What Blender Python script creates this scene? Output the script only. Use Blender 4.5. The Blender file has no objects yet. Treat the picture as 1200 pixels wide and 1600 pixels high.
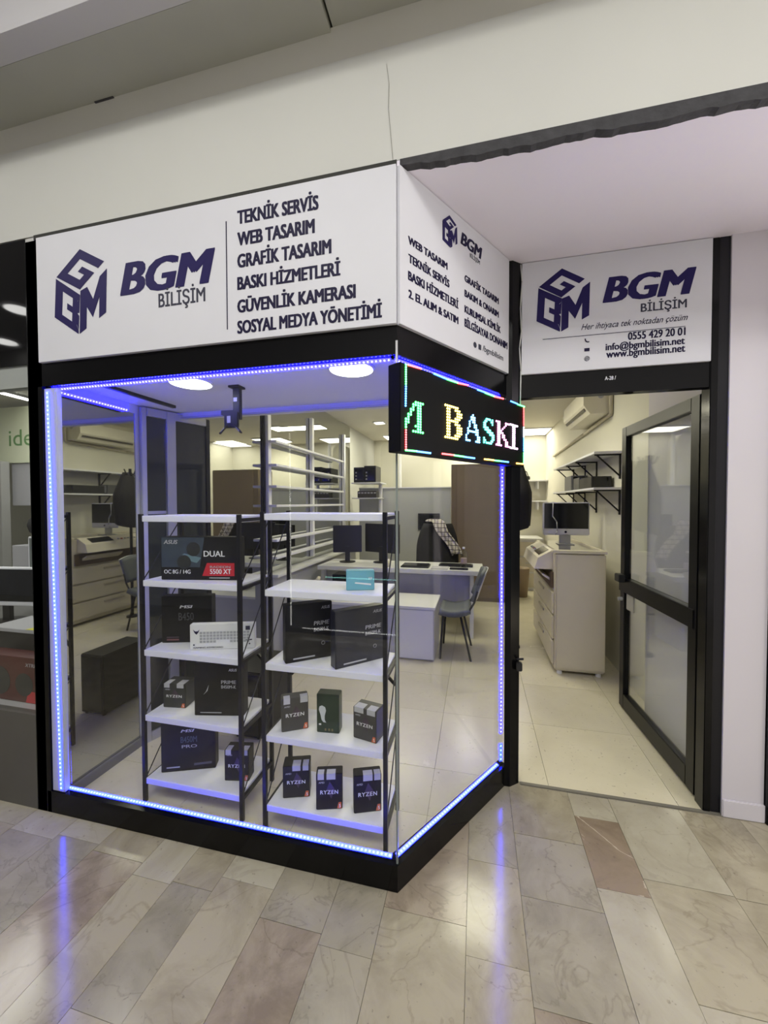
import bpy, bmesh, math, random
from mathutils import Vector, Matrix
random.seed(7)
SC = bpy.context.scene
COL = SC.collection

# ------------------------------------------------------------------ camera, world, exposure
FPX, PITCH, YAW, ROLL = 609.645, -0.02393, 0.23337, -0.00208
CAM = Vector((0.29037, -1.43537, 1.5))
CF = Vector((-math.sin(YAW)*math.cos(PITCH), math.cos(YAW)*math.cos(PITCH), math.sin(PITCH)))
_r = Vector((math.cos(YAW), math.sin(YAW), 0)); _u = _r.cross(CF)
CR = math.cos(ROLL)*_r + math.sin(ROLL)*_u
CU = -math.sin(ROLL)*_r + math.cos(ROLL)*_u
cd = bpy.data.cameras.new('camera'); cam = bpy.data.objects.new('camera', cd); COL.objects.link(cam)
cam.matrix_world = Matrix(((CR.x, CU.x, -CF.x, CAM.x), (CR.y, CU.y, -CF.y, CAM.y), (CR.z, CU.z, -CF.z, CAM.z), (0, 0, 0, 1)))
cd.sensor_fit = 'HORIZONTAL'; cd.sensor_width = 36; cd.lens = FPX/1200*36; cd.clip_start = 0.02
SC.camera = cam
W_ = bpy.data.worlds.new('world'); SC.world = W_; W_.use_nodes = True
W_.node_tree.nodes['Background'].inputs[0].default_value = (0.62, 0.63, 0.66, 1)
W_.node_tree.nodes['Background'].inputs[1].default_value = 0.35
SC.view_settings.view_transform = 'Standard'; SC.view_settings.look = 'None'
SC.view_settings.gamma = 1.0; SC.view_settings.use_curve_mapping = False
SC.view_settings.exposure = 0.0

def area(name, loc, sx, sy, power, col, rot=(0, 0, 0), spread=180):
    l = bpy.data.lights.new(name, 'AREA'); l.shape = 'RECTANGLE'; l.size = sx; l.size_y = sy
    l.energy = power; l.color = col; l.spread = math.radians(spread)
    o = bpy.data.objects.new(name, l); o.location = loc; o.rotation_euler = rot; COL.objects.link(o)
    return o
COOL = (0.95, 0.97, 1.0); WARM = (1.0, 0.955, 0.73); NEUT = (1.0, 0.985, 0.93)
# corridor ceiling luminaires (behind the viewer and to the sides), shop ceiling panels, display downlights
area('corridor_light', (-1.1, -1.9, 3.85), 0.5, 0.5, 31, NEUT)
area('corridor_light', (1.5, -1.9, 3.85), 0.5, 0.5, 31, NEUT)
area('corridor_light', (0.2, -2.5, 3.85), 0.8, 0.5, 40, NEUT)
area('corridor_light', (-3.2, -1.6, 3.85), 0.5, 0.5, 22, NEUT)
area('corridor_light', (3.2, -1.4, 3.85), 0.5, 0.5, 26, NEUT)
area('shop_light', (0.18, 5.6, 2.72), 0.5, 0.5, 22, WARM)
area('shop_light', (1.1, 5.6, 2.72), 0.4, 0.5, 5, WARM)
area('shop_light', (-0.9, 4.5, 2.72), 0.9, 0.3, 22, WARM)
area('shop_light', (0.3, 2.6, 2.72), 0.6, 0.6, 20, WARM)
area('shop_light', (-0.7, 2.4, 2.72), 0.4, 0.4, 10, WARM)
area('display_light', (-1.08, 0.23, 2.085), 0.14, 0.14, 2.4, COOL)
area('display_light', (-0.25, 0.23, 2.085), 0.14, 0.14, 2.4, COOL)
area('alcove_fill_light', (3.75, 0.70, 1.25), 1.4, 2.0, 280, (1.0, 0.96, 0.95), (math.radians(-90), 0, 0))  # unseen lamp added at the right to brighten the alcove ceiling
area('neighbour_light', (-3.4, 1.0, 2.45), 0.6, 1.4, 26, NEUT)

# ------------------------------------------------------------------ projection helper (pixel of the 1200x1600 frame -> world point on a plane)
def ray(u, v): return CF + (u-600)/FPX*CR - (v-800)/FPX*CU
def at(u, v, x=None, y=None, z=None):
    d = ray(u, v)
    t = (x-CAM.x)/d.x if x is not None else (y-CAM.y)/d.y if y is not None else (z-CAM.z)/d.z
    return CAM + t*d
def at_plane(u, v, p, n):
    d = ray(u, v); return CAM + ((p-CAM).dot(n)/d.dot(n))*d

# ------------------------------------------------------------------ materials
MATS = {}
def mat(name, col=(0.5, 0.5, 0.5), rough=0.5, metal=0.0, emit=None, estr=0.0, var=0.08, scale=9.0, bump=0.0, spec=0.5, coat=0.0):
    if name in MATS: return MATS[name]
    m = bpy.data.materials.new(name); m.use_nodes = True; nt = m.node_tree; b = nt.nodes['Principled BSDF']
    b.inputs['Roughness'].default_value = rough; b.inputs['Metallic'].default_value = metal
    b.inputs['Specular IOR Level'].default_value = spec; b.inputs['Coat Weight'].default_value = coat
    tc = nt.nodes.new('ShaderNodeTexCoord'); no = nt.nodes.new('ShaderNodeTexNoise')
    no.inputs['Scale'].default_value = scale; no.inputs['Detail'].default_value = 4
    nt.links.new(tc.outputs['Object'], no.inputs['Vector'])
    mx = nt.nodes.new('ShaderNodeMix'); mx.data_type = 'RGBA'
    mx.inputs[6].default_value = tuple(c*(1-var) for c in col)+(1,)
    mx.inputs[7].default_value = tuple(min(1, c*(1+var)) for c in col)+(1,)
    nt.links.new(no.outputs['Fac'], mx.inputs[0]); nt.links.new(mx.outputs[2], b.inputs['Base Color'])
    if bump:
        bp = nt.nodes.new('ShaderNodeBump'); bp.inputs['Strength'].default_value = bump; bp.inputs['Distance'].default_value = 0.01
        nt.links.new(no.outputs['Fac'], bp.inputs['Height']); nt.links.new(bp.outputs[0], b.inputs['Normal'])
    if emit:
        b.inputs['Emission Color'].default_value = emit+(1,); b.inputs['Emission Strength'].default_value = estr
    MATS[name] = m; return m
def glass(name, tint=(1, 1, 1), ior=1.45, gain=1.0):
    if name in MATS: return MATS[name]
    m = bpy.data.materials.new(name); m.use_nodes = True; nt = m.node_tree; nt.nodes.clear()
    out = nt.nodes.new('ShaderNodeOutputMaterial'); mx = nt.nodes.new('ShaderNodeMixShader')
    tr = nt.nodes.new('ShaderNodeBsdfTransparent'); tr.inputs[0].default_value = tint+(1,)
    gl = nt.nodes.new('ShaderNodeBsdfGlossy'); gl.inputs['Roughness'].default_value = 0.005
    gl.inputs[0].default_value = (gain, gain, gain, 1)
    fr = nt.nodes.new('ShaderNodeFresnel'); ge = nt.nodes.new('ShaderNodeNewGeometry'); mr = nt.nodes.new('ShaderNodeMapRange')
    mr.inputs[3].default_value = ior; mr.inputs[4].default_value = 1.0/ior      # thin pane: both faces reflect alike
    nt.links.new(ge.outputs['Backfacing'], mr.inputs[0]); nt.links.new(mr.outputs[0], fr.inputs[0])
    # faint procedural waviness of the pane
    no = nt.nodes.new('ShaderNodeTexNoise'); no.inputs['Scale'].default_value = 1.2
    bp = nt.nodes.new('ShaderNodeBump'); bp.inputs['Strength'].default_value = 0.01; bp.inputs['Distance'].default_value = 0.002
    nt.links.new(no.outputs['Fac'], bp.inputs['Height']); nt.links.new(bp.outputs[0], gl.inputs['Normal'])
    nt.links.new(fr.outputs[0], mx.inputs[0]); nt.links.new(tr.outputs[0], mx.inputs[1]); nt.links.new(gl.outputs[0], mx.inputs[2])
    nt.links.new(mx.outputs[0], out.inputs[0]); MATS[name] = m; return m
def marble(name, base, dark, vein, rough=0.13, vein_amt=0.35, seed=0.0):
    if name in MATS: return MATS[name]
    m = bpy.data.materials.new(name); m.use_nodes = True; nt = m.node_tree; N = nt.nodes; L = nt.links
    b = N['Principled BSDF']
    geo = N.new('ShaderNodeNewGeometry'); oi = N.new('ShaderNodeObjectInfo')
    mul = N.new('ShaderNodeVectorMath'); mul.operation = 'SCALE'; mul.inputs[3].default_value = 37.0
    cmb = N.new('ShaderNodeCombineXYZ')
    for i in range(3): L.new(oi.outputs['Random'], cmb.inputs[i])
    L.new(cmb.outputs[0], mul.inputs[0])
    add = N.new('ShaderNodeVectorMath'); L.new(geo.outputs['Position'], add.inputs[0]); L.new(mul.outputs[0], add.inputs[1])
    n1 = N.new('ShaderNodeTexNoise'); n1.inputs['Scale'].default_value = 4.0; n1.inputs['Detail'].default_value = 9; n1.inputs['Roughness'].default_value = 0.65; n1.inputs['Distortion'].default_value = 0.6
    L.new(add.outputs[0], n1.inputs['Vector'])
    mx = N.new('ShaderNodeMix'); mx.data_type = 'RGBA'; mx.inputs[6].default_value = dark+(1,); mx.inputs[7].default_value = base+(1,)
    r1 = N.new('ShaderNodeMapRange'); r1.inputs[1].default_value = 0.38; r1.inputs[2].default_value = 0.58
    L.new(n1.outputs['Fac'], r1.inputs[0]); L.new(r1.outputs[0], mx.inputs[0])
    # thin veins from a distorted noise ridge
    n2 = N.new('ShaderNodeTexNoise'); n2.inputs['Scale'].default_value = 2.6; n2.inputs['Detail'].default_value = 6; n2.inputs['Distortion'].default_value = 1.2
    L.new(add.outputs[0], n2.inputs['Vector'])
    s = N.new('ShaderNodeMath'); s.operation = 'SUBTRACT'; s.inputs[1].default_value = 0.5; L.new(n2.outputs['Fac'], s.inputs[0])
    a = N.new('ShaderNodeMath'); a.operation = 'ABSOLUTE'; L.new(s.outputs[0], a.inputs[0])
    r2 = N.new('ShaderNodeMapRange'); r2.inputs[1].default_value = 0.0; r2.inputs[2].default_value = 0.012; r2.inputs[3].default_value = vein_amt; r2.inputs[4].default_value = 0.0
    L.new(a.outputs[0], r2.inputs[0])
    mv = N.new('ShaderNodeMix'); mv.data_type = 'RGBA'; mv.inputs[7].default_value = vein+(1,)
    L.new(r2.outputs[0], mv.inputs[0]); L.new(mx.outputs[2], mv.inputs[6])
    # tiny dark pits
    n3 = N.new('ShaderNodeTexNoise'); n3.inputs['Scale'].default_value = 60; n3.inputs['Detail'].default_value = 2
    L.new(add.outputs[0], n3.inputs['Vector'])
    r3 = N.new('ShaderNodeMapRange'); r3.inputs[1].default_value = 0.68; r3.inputs[2].default_value = 0.75; r3.inputs[4].default_value = 0.45
    L.new(n3.outputs['Fac'], r3.inputs[0])
    md = N.new('ShaderNodeMix'); md.data_type = 'RGBA'; md.inputs[7].default_value = (0.12, 0.1, 0.08, 1)
    L.new(r3.outputs[0], md.inputs[0]); L.new(mv.outputs[2], md.inputs[6])
    br = N.new('ShaderNodeMapRange'); br.inputs[3].default_value = 0.94; br.inputs[4].default_value = 1.05; L.new(oi.outputs['Random'], br.inputs[0])
    hv = N.new('ShaderNodeHueSaturation'); L.new(br.outputs[0], hv.inputs['Value']); L.new(md.outputs[2], hv.inputs['Color'])
    L.new(hv.outputs[0], b.inputs['Base Color'])
    rr = N.new('ShaderNodeMapRange'); rr.inputs[3].default_value = rough*0.7; rr.inputs[4].default_value = rough*1.5; L.new(n1.outputs['Fac'], rr.inputs[0])
    L.new(rr.outputs[0], b.inputs['Roughness']); b.inputs['Specular IOR Level'].default_value = 0.4
    MATS[name] = m; return m
def plaster(name, col, rough=0.75, stain=0.12):
    m = mat(name, col, rough, var=stain, scale=1.6, bump=0.0, spec=0.3); return m

NAVY = mat('navy_print', (0.018, 0.012, 0.085), 0.5, spec=0.15)
INK = mat('dark_print', (0.012, 0.009, 0.04), 0.5, spec=0.15)
GREYINK = mat('grey_print', (0.05, 0.05, 0.075), 0.5, spec=0.15)
WHITEP = mat('white_print', (0.75, 0.75, 0.78), 0.5)
GREYP = mat('silver_print', (0.4, 0.4, 0.43), 0.5)
BLACK = mat('black_gloss', (0.003, 0.003, 0.0035), 0.16, spec=0.2)
BLACKM = mat('black_metal', (0.006, 0.006, 0.009), 0.4, spec=0.3)
BLACKP = mat('black_plastic', (0.012, 0.012, 0.013), 0.4)
ALU = mat('aluminium', (0.50, 0.51, 0.53), 0.32, 0.7)
CHROME = mat('chrome', (0.75, 0.75, 0.76), 0.15, 1.0)
SIGNW = mat('sign_white', (0.68, 0.68, 0.72), 0.5, var=0.02, spec=0.3)
SHELFW = mat('shelf_white', (0.78, 0.78, 0.80), 0.4, var=0.03)
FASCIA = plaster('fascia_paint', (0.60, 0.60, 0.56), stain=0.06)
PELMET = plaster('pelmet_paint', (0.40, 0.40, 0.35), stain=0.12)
GREYC = plaster('grey_ceiling_paint', (0.52, 0.51, 0.52), stain=0.03)
ALCOVE = plaster('alcove_paint', (0.84, 0.79, 0.88), stain=0.05)
PILLAR = plaster('pillar_paint', (0.66, 0.63, 0.67), stain=0.05)
SHOPW = plaster('shop_wall_paint', (0.70, 0.68, 0.58), stain=0.05)
SHOPC = plaster('shop_ceiling_paint', (0.74, 0.71, 0.62), stain=0.03)
DISPC = plaster('display_ceiling_paint', (0.72, 0.72, 0.78), stain=0.02)
CLEAR = glass('clear_glass', (0.985, 0.995, 0.99), ior=1.36)
TINT = glass('door_glass', (0.93, 0.95, 0.95), ior=1.55)
MIRROR = mat('mirror_silver', (0.52, 0.53, 0.52), 0.02, 1.0, var=0.02)
DARKGL = mat('dark_glass', (0.022, 0.026, 0.028), 0.04, spec=0.6)
GREYPAN = mat('grey_laminate', (0.42, 0.42, 0.44), 0.4, var=0.03)
WHITELAM = mat('white_laminate', (0.72, 0.72, 0.70), 0.35, var=0.03)
BROWN = mat('brown_laminate', (0.16, 0.118, 0.075), 0.5, var=0.12, scale=5)
BEIGE = mat('beige_plastic', (0.60, 0.55, 0.43), 0.42, var=0.03)
BOXBLK = mat('black_card', (0.009, 0.009, 0.011), 0.45, spec=0.18, var=0.3, scale=14)
BOXGRN = mat('dark_green_card', (0.012, 0.03, 0.018), 0.35, var=0.5, scale=9)
BOXWHT = mat('white_card', (0.72, 0.72, 0.74), 0.5, var=0.04)
BOXBLU = mat('light_blue_card', (0.16, 0.42, 0.52), 0.4, var=0.15)
BOXRED = mat('red_card', (0.07, 0.008, 0.008), 0.35, var=0.4, scale=6)
ORANGE = mat('orange_print', (0.62, 0.13, 0.04), 0.45)
REDP = mat('red_print', (0.5, 0.015, 0.03), 0.4)
TEALP = mat('teal_print', (0.035, 0.05, 0.075), 0.4, var=0.4, scale=18)
STICK = mat('sticker_white', (0.48, 0.48, 0.50), 0.4, var=0.1, scale=40)
YELLOW = mat('yellow_tape', (0.62, 0.60, 0.01), 0.45)
SCREEN = mat('screen_black', (0.006, 0.007, 0.009), 0.12)
CLOTHB = mat('black_cloth', (0.012, 0.011, 0.012), 0.9, var=0.3, scale=40, bump=0.3)
CHAIRF = mat('grey_upholstery', (0.10, 0.11, 0.12), 0.55, var=0.2, scale=60)
CONCRETE = mat('raw_edge', (0.05, 0.049, 0.053), 0.9, var=0.5, scale=24, bump=0.6)
def emis(name, col, s): return mat(name, (0.6, 0.6, 0.6), 0.4, emit=col, estr=s, var=0.0)

# ------------------------------------------------------------------ builders
def tag(o, label=None, cat=None, group=None, kind=None):
    if label: o['label'] = label
    if cat: o['category'] = cat
    if group: o['group'] = group
    if kind: o['kind'] = kind
    return o
def thing(name, label, cat, loc=(0, 0, 0), rz=0.0, group=None):
    o = bpy.data.objects.new(name, None); COL.objects.link(o); o.empty_display_size = 0.05
    o.location = loc; o.rotation_euler = (0, 0, rz); tag(o, label, cat, group); return o
def loc_matrix(o): return Matrix.LocRotScale(o.location, o.rotation_euler, o.scale)
class MB:
    def __init__(s): s.bm = bmesh.new()
    def box(s, x0, x1, y0, y1, z0, z1, bev=0.0, M=None):
        r = bmesh.ops.create_cube(s.bm, size=1.0); vs = r['verts']
        T = Matrix.Translation(((x0+x1)/2, (y0+y1)/2, (z0+z1)/2)) @ Matrix.Diagonal((abs(x1-x0), abs(y1-y0), abs(z1-z0), 1))
        if M is not None: T = M @ T
        bmesh.ops.transform(s.bm, matrix=T, verts=vs)
        if bev:
            es = {e for v in vs for e in v.link_edges}
            bmesh.ops.bevel(s.bm, geom=list(es), offset=bev, segments=2, affect='EDGES', clamp_overlap=True)
        return s
    def tube(s, p, q, r, seg=10, r2=None):
        p = Vector(p); q = Vector(q); d = q-p
        M = Matrix.Translation((p+q)/2) @ d.to_track_quat('Z', 'Y').to_matrix().to_4x4()
        bmesh.ops.create_cone(s.bm, cap_ends=True, segments=seg, radius1=r, radius2=r if r2 is None else r2, depth=d.length, matrix=M); return s
    def bar(s, p, q, w, h=None):            # square bar between two points
        p = Vector(p); q = Vector(q); d = q-p; h = h or w
        M = Matrix.Translation((p+q)/2) @ d.to_track_quat('Z', 'Y').to_matrix().to_4x4()
        return s.box(-w/2, w/2, -h/2, h/2, -d.length/2, d.length/2, M=M)
    def path(s, pts, r, seg=8):
        for a, b in zip(pts, pts[1:]): s.tube(a, b, r, seg)
        return s
    def prism(s, pts, ext):                 # closed polygon (3-D points) pushed along ext
        ext = Vector(ext); a = [s.bm.verts.new(Vector(p)) for p in pts]; b = [s.bm.verts.new(Vector(p)+ext) for p in pts]
        s.bm.faces.new(a); s.bm.faces.new(b[::-1]); n = len(a)
        for i in range(n): s.bm.faces.new((a[i], b[i], b[(i+1) % n], a[(i+1) % n]))
        return s
    def lathe(s, prof, c=(0, 0, 0), seg=24):
        c = Vector(c); rings = []
        for r, z in prof:
            rings.append([s.bm.verts.new(c+Vector((r*math.cos(2*math.pi*k/seg), r*math.sin(2*math.pi*k/seg), z))) for k in range(seg)])
        for a, b in zip(rings, rings[1:]):
            for k in range(seg): s.bm.faces.new((a[k], a[(k+1) % seg], b[(k+1) % seg], b[k]))
        if prof[0][0] > 1e-4: s.bm.faces.new(rings[0][::-1])
        if prof[-1][0] > 1e-4: s.bm.faces.new(rings[-1])
        return s
    def grid(s, fn, nu, nv, thick=0.0):
        g = [[s.bm.verts.new(fn(i/(nu-1), j/(nv-1))) for j in range(nv)] for i in range(nu)]
        for i in range(nu-1):
            for j in range(nv-1): s.bm.faces.new((g[i][j], g[i+1][j], g[i+1][j+1], g[i][j+1]))
        return s
    def build(s, name, m, parent=None, world=True, smooth=False, kind=None, label=None, solid=0.0):
        bmesh.ops.recalc_face_normals(s.bm, faces=s.bm.faces)
        me = bpy.data.meshes.new(name); s.bm.to_mesh(me); s.bm.free()
        return link(me, name, m, parent, world, smooth, kind, label, solid)
def link(me, name, m, parent=None, world=True, smooth=False, kind=None, label=None, solid=0.0):
    o = bpy.data.objects.new(name, me); COL.objects.link(o)
    if m: me.materials.clear(); me.materials.append(m)
    if smooth:
        for p in me.polygons: p.use_smooth = True
    if solid:
        md = o.modifiers.new('thickness', 'SOLIDIFY'); md.thickness = solid; md.offset = 0
    if parent:
        o.parent = parent
        if world: o.matrix_parent_inverse = chain(parent).inverted()
    if kind: o['kind'] = kind
    if label: o['label'] = label
    return o
def chain(o):
    M = loc_matrix(o)
    if o.parent: M = chain(o.parent) @ o.matrix_parent_inverse @ M
    return M
def struct(name, mb, m, parent=None, **k):
    o = mb.build(name, m, parent, **k); o['kind'] = 'structure'; return o

def text_mesh(body, bold=0.0, shear=0.0, spacing=1.0):
    c = bpy.data.curves.new('lettering', 'FONT'); c.body = body; c.size = 1.0; c.offset = 0.0; c.shear = shear
    c.extrude = 0.006; c.resolution_u = 3; c.space_character = spacing; c.fill_mode = 'BOTH'
    o = bpy.data.objects.new('lettering', c); COL.objects.link(o)
    dg = bpy.context.evaluated_depsgraph_get()
    me = bpy.data.meshes.new_from_object(o.evaluated_get(dg)); bpy.data.objects.remove(o); bpy.data.curves.remove(c); return me
CAP = 0.0
_m = text_mesh('H'); CAP = max(v.co.y for v in _m.vertices); bpy.data.meshes.remove(_m)
def text(body, p0, xd, up, width, cap, m, parent, n=None, bold=0.02, shear=0.0, world=True, eps=0.0006, name='lettering', label=None, spacing=1.0):
    """lettering lying on a surface: p0 = left end of the baseline, xd / up = unit directions, width and cap height in metres"""
    me = text_mesh(body, 0, shear, spacing)
    if bold > 0.006:                     # heavier weight: the outline repeated with small shifts
        bm = bmesh.new(); k = bold
        for q, (dx, dy) in enumerate(((-k, 0), (0, 0), (k, 0), (-k, k*0.5), (k, k*0.5), (0, k*0.5))):
            nv = len(bm.verts); bm.from_mesh(me); bm.verts.ensure_lookup_table()
            for v in bm.verts[nv:]: v.co.x += dx; v.co.y += dy-k*0.25; v.co.z += q*0.004
        bm.to_mesh(me); bm.free()
    xd = Vector(xd).normalized(); up = Vector(up).normalized(); n = Vector(n).normalized() if n else xd.cross(up)
    xs = [v.co.x for v in me.vertices]; x0 = min(xs); w = max(xs)-x0 - shear*CAP
    zs = [v.co.z for v in me.vertices]; z0 = min(zs); zr = max(zs)-z0
    for v in me.vertices:
        v.co = Vector(p0) + xd*((v.co.x-x0)/w*width) + up*(v.co.y/CAP*cap) + n*(eps + (v.co.z-z0)/zr*0.0008)
    return link(me, name, m, parent, world, label=label)
def text_px(body, bl, br, tl, plane, n, m, parent, **k):
    """same, with the place of the line read off the photograph: baseline left, baseline right, cap top left"""
    P = lambda q: at_plane(q[0], q[1], plane, n)
    a, b, c = P(bl), P(br), P(tl); h = Vector((b.x-a.x, b.y-a.y, 0)); z = (a.z+b.z)/2
    return text(body, (a.x, a.y, z), h.normalized(), (0, 0, 1), h.length, c.z-a.z, m, parent, n=n, **k)

# ================================================================== SETTING
SD = Vector((0.538153, 0.842847, 0)); SN = Vector((0.842847, -0.538153, 0)); ZU = Vector((0, 0, 1))
SROT = Matrix(((SD.x, -SN.x, 0, 0), (SD.y, -SN.y, 0, 0), (0, 0, 1, 0), (0, 0, 0, 1)))   # local x along the side pane, local -y outwards
XL, DY, XR, YB, ZC = -1.735, 0.73, 1.52, 6.25, 2.75

# ---- corridor floor: marble strips of uneven width, each slab an object of its own
floor = struct('floor', MB().box(-8, 6, -3.4, DY+0.02, -0.06, -0.012), mat('floor_screed', (0.16, 0.14, 0.11), 0.7))
MARB = [marble('marble_cream', (0.360, 0.325, 0.236), (0.270, 0.239, 0.171), (0.170, 0.138, 0.095), vein_amt=0.35),
        marble('marble_grey', (0.325, 0.297, 0.225), (0.248, 0.225, 0.169), (0.150, 0.128, 0.095), vein_amt=0.35),
        marble('marble_pink', (0.325, 0.276, 0.207), (0.225, 0.182, 0.135), (0.140, 0.103, 0.077), vein_amt=0.4),
        marble('marble_pale', (0.400, 0.372, 0.286), (0.345, 0.315, 0.239), (0.220, 0.197, 0.149), vein_amt=0.25),
        marble('marble_red', (0.270, 0.212, 0.153), (0.200, 0.153, 0.108), (0.560, 0.502, 0.396), vein_amt=0.8)]
XS = [-2.62, -2.34, -2.06, -1.80, -1.55, -1.32, -1.06, -0.88, -0.70, -0.47, -0.23, -0.04, 0.26, 0.46, 0.75, 0.94, 1.25, 1.50, 1.80, 2.02, 2.3]
FIX = {11: [-1.6, -0.9, -0.46, -0.06, 0.42, DY], 12: [-1.5, -0.65, -0.15, 0.21, DY], 13: [-1.7, -0.8, -0.24, 0.10, 0.39, DY], 14: [-1.6, -0.9, -0.3, 0.20, 0.56, DY], 15: [-1.5, -0.7, -0.12, 0.28, DY], 9: [-1.6, -1.1, -0.62, -0.20, 0.02]}
FIXM = {12: [1, 0, 0, 1], 13: [1, 2, 1, 1, 0], 14: [0, 1, 3, 4, 3], 11: [0, 1, 0, 2, 1], 15: [0, 3, 0, 3], 16: [1, 0, 2, 0, 0], 9: [0, 1, 2, 1], 10: [1, 0, 3, 1, 1, 0]}
for i in range(len(XS)-1):
    x0, x1 = XS[i], XS[i+1]
    ys = FIX.get(i)
    if not ys:
        ys = [-1.9+random.random()*0.4]
        while ys[-1] < 0.55: ys.append(ys[-1]+random.uniform(0.36, 0.62))
        ys[-1] = DY
    for j in range(len(ys)-1):
        g = 0.0006
        yt = ys[j+1]
        if x0 > -1.9 and x1 < 0.0:          # the corridor slabs stop under the shop front
            if ys[j] > 0.02: continue
            yt = min(yt, 0.03)
        k = FIXM[i][j] if i in FIXM and j < len(FIXM[i]) else random.choice([0, 0, 1, 1, 2, 3, 0])
        dz = random.uniform(-0.0006, 0.0006)
        MB().box(x0+g, x1-g, ys[j]+g, yt-g, -0.012, dz, bev=0.0004).build('marble_slab', MARB[k], floor)
MB().box(-8, 6, -3.3, -1.92, -0.012, -0.001).build('marble_field', MARB[1], floor)
MB().box(XS[-1], 6, -1.92, DY, -0.012, -0.001).build('marble_field', MARB[1], floor)
MB().box(-7, XS[0], -1.92, 0.02, -0.012, -0.001).build('marble_field', MARB[0], floor)

# ---- shop floor: polished cream tiles
sfl = struct('floor', MB().box(-1.8, 2.2, DY-0.72, YB+0.1, -0.06, -0.012), mat('floor_grout', (0.42, 0.39, 0.31), 0.7))
TILE = marble('cream_tile', (0.62, 0.575, 0.43), (0.595, 0.55, 0.405), (0.66, 0.62, 0.5), rough=0.22, vein_amt=0.04)
y = 0.055; r = 0
def clipx(y): return 0.52
while y < YB:
    x = -1.735
    y1 = min(y+(0.34 if y < 0.7 else 0.6), YB)
    while x < XR:
        x1 = min(x+0.6, XR); g = 0.001
        # tiles under the glazed corner are cut to its angle
        P = [(x+g, y+g), (x1-g, y+g), (x1-g, y1-g), (x+g, y1-g)]
        Q = []
        def inside(p): return (p[0]*SN.x+p[1]*SN.y) < -0.03 or p[1] > DY+0.03
        if y < 0.73:
            # clip by the side pane line up to DY
            lim = lambda yy: yy*SD.x/SD.y-0.036
            if x+g > lim(y1): x = x1; continue
            Q = [(x+g, y+g)] if x+g < lim(y+g) else []
            if x1-g < lim(y+g): Q.append((x1-g, y+g))
            else:
                if x+g < lim(y+g): Q.append((lim(y+g), y+g))
                else: Q.append((x+g, (x+g+0.036)*SD.y/SD.x))
                if x1-g < lim(y1-g): Q.append((x1-g, (x1-g+0.036)*SD.y/SD.x))
            Q += [(min(x1-g, lim(y1-g)), y1-g), (x+g, y1-g)]
            P = Q
        if len(P) >= 3: MB().prism([(a, b, -0.012) for a, b in P], (0, 0, 0.0138+random.uniform(-0.0002, 0.0002))).build('floor_tile', TILE, sfl)
        x = x1
    y = y1
    if y > YB-0.01: break
struct('trim_1', MB().box(0.52, 1.45, 0.712, 0.734, -0.01, 0.006, bev=0.002), mat('threshold_strip', (0.16, 0.15, 0.12), 0.6))

# ---- fascia wall above the shop fronts, pelmet beam, corridor ceiling
struct('wall_front', MB().box(-4.5, 4.5, 0.0, 0.14, 2.757, 3.19), FASCIA)
struct('trim_2', MB().prism([(-4.5, 0.0, 3.17), (-4.5, -0.03, 3.262), (-4.5, 0.14, 3.262), (-4.5, 0.14, 3.17)], (9.0, 0, 0)), plaster('cornice_paint', (0.56, 0.55, 0.49), stain=0.1))
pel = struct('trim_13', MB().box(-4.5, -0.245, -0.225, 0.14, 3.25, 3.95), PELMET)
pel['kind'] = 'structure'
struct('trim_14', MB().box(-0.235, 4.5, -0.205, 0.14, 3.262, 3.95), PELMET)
struct('ceiling', MB().box(-8, 6, -3.4, 0.14, 3.95, 4.05), GREYC)
struct('wall_corridor', MB().box(-8, 6, -3.4, -3.3, 0, 4.0), plaster('corridor_wall_paint', (0.45, 0.44, 0.43)))
struct('trim_15', MB().box(-4.5, 2.2, -0.31, -0.226, 3.25, 3.949), GREYC)
# crack and broken edge in the plaster of the beam and the fascia
cr = [(588, 40), (592, 70), (604, 100), (608, 130), (607, 170), (611, 215), (614, 250)]
mb = MB()
pts = [at(u, v, y=-0.0015) if v > 60 else at(u, v, y=-0.031) for u, v in cr]
pts = [p for p in pts if p.z < 3.168]
for a, b in zip(pts, pts[1:]): mb.bar(a, b, 0.0022, 0.001)
struct('trim_3', mb, mat('crack_dark', (0.25, 0.24, 0.2), 0.9))
mb = MB()
for u, v, w in [(140, 170, 0.012), (165, 158, 0.02), (190, 152, 0.012)]:
    p = at(u, v, z=3.249); mb.box(p.x-0.05, p.x+0.05, p.y-w/2, p.y+w/2, 3.2465, 3.2495)
struct('trim_4', mb, CONCRETE)

# ---- recessed entrance: ceiling, ragged raw edge of the opening, pillar
struct('ceiling', MB().prism([(0.0, 0.0, 2.735), (4.5, 0.0, 2.735), (4.5, 0.9, 2.735), (0.56, 0.9, 2.735)], (0, 0, 0.02)), ALCOVE)
rag = MB(); n = 110; xs = [0.012+(2.0*i/n) for i in range(n+1)]; rng = random.Random(3); wk = 0.0; bot = []
for i, x in enumerate(xs):
    wk = 0.8*wk+rng.uniform(-0.004, 0.004); bot.append(2.738-0.022*min(1, x/0.3)-0.012*max(0, min(1, (x-0.5)/0.7))+wk)
rag.prism([(x, -0.002, b) for x, b in zip(xs, bot)]+[(2.012, -0.002, 2.7575), (0.012, -0.002, 2.7575)], (0, 0.03, 0))
struct('trim_5', rag, CONCRETE)
struct('trim_6', MB().box(-1.74, 0.0, -0.003, 0.02, 2.737, 2.758), mat('dark_gap', (0.03, 0.03, 0.025), 0.8))
struct('wall_pillar', MB().box(1.435, 1.602, 0.72, 1.6, 0.0, 2.74), PILLAR)
struct('baseboard_pillar', MB().box(1.432, 1.604, 0.708, 0.72, 0.0, 0.085, bev=0.004), PILLAR)
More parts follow.
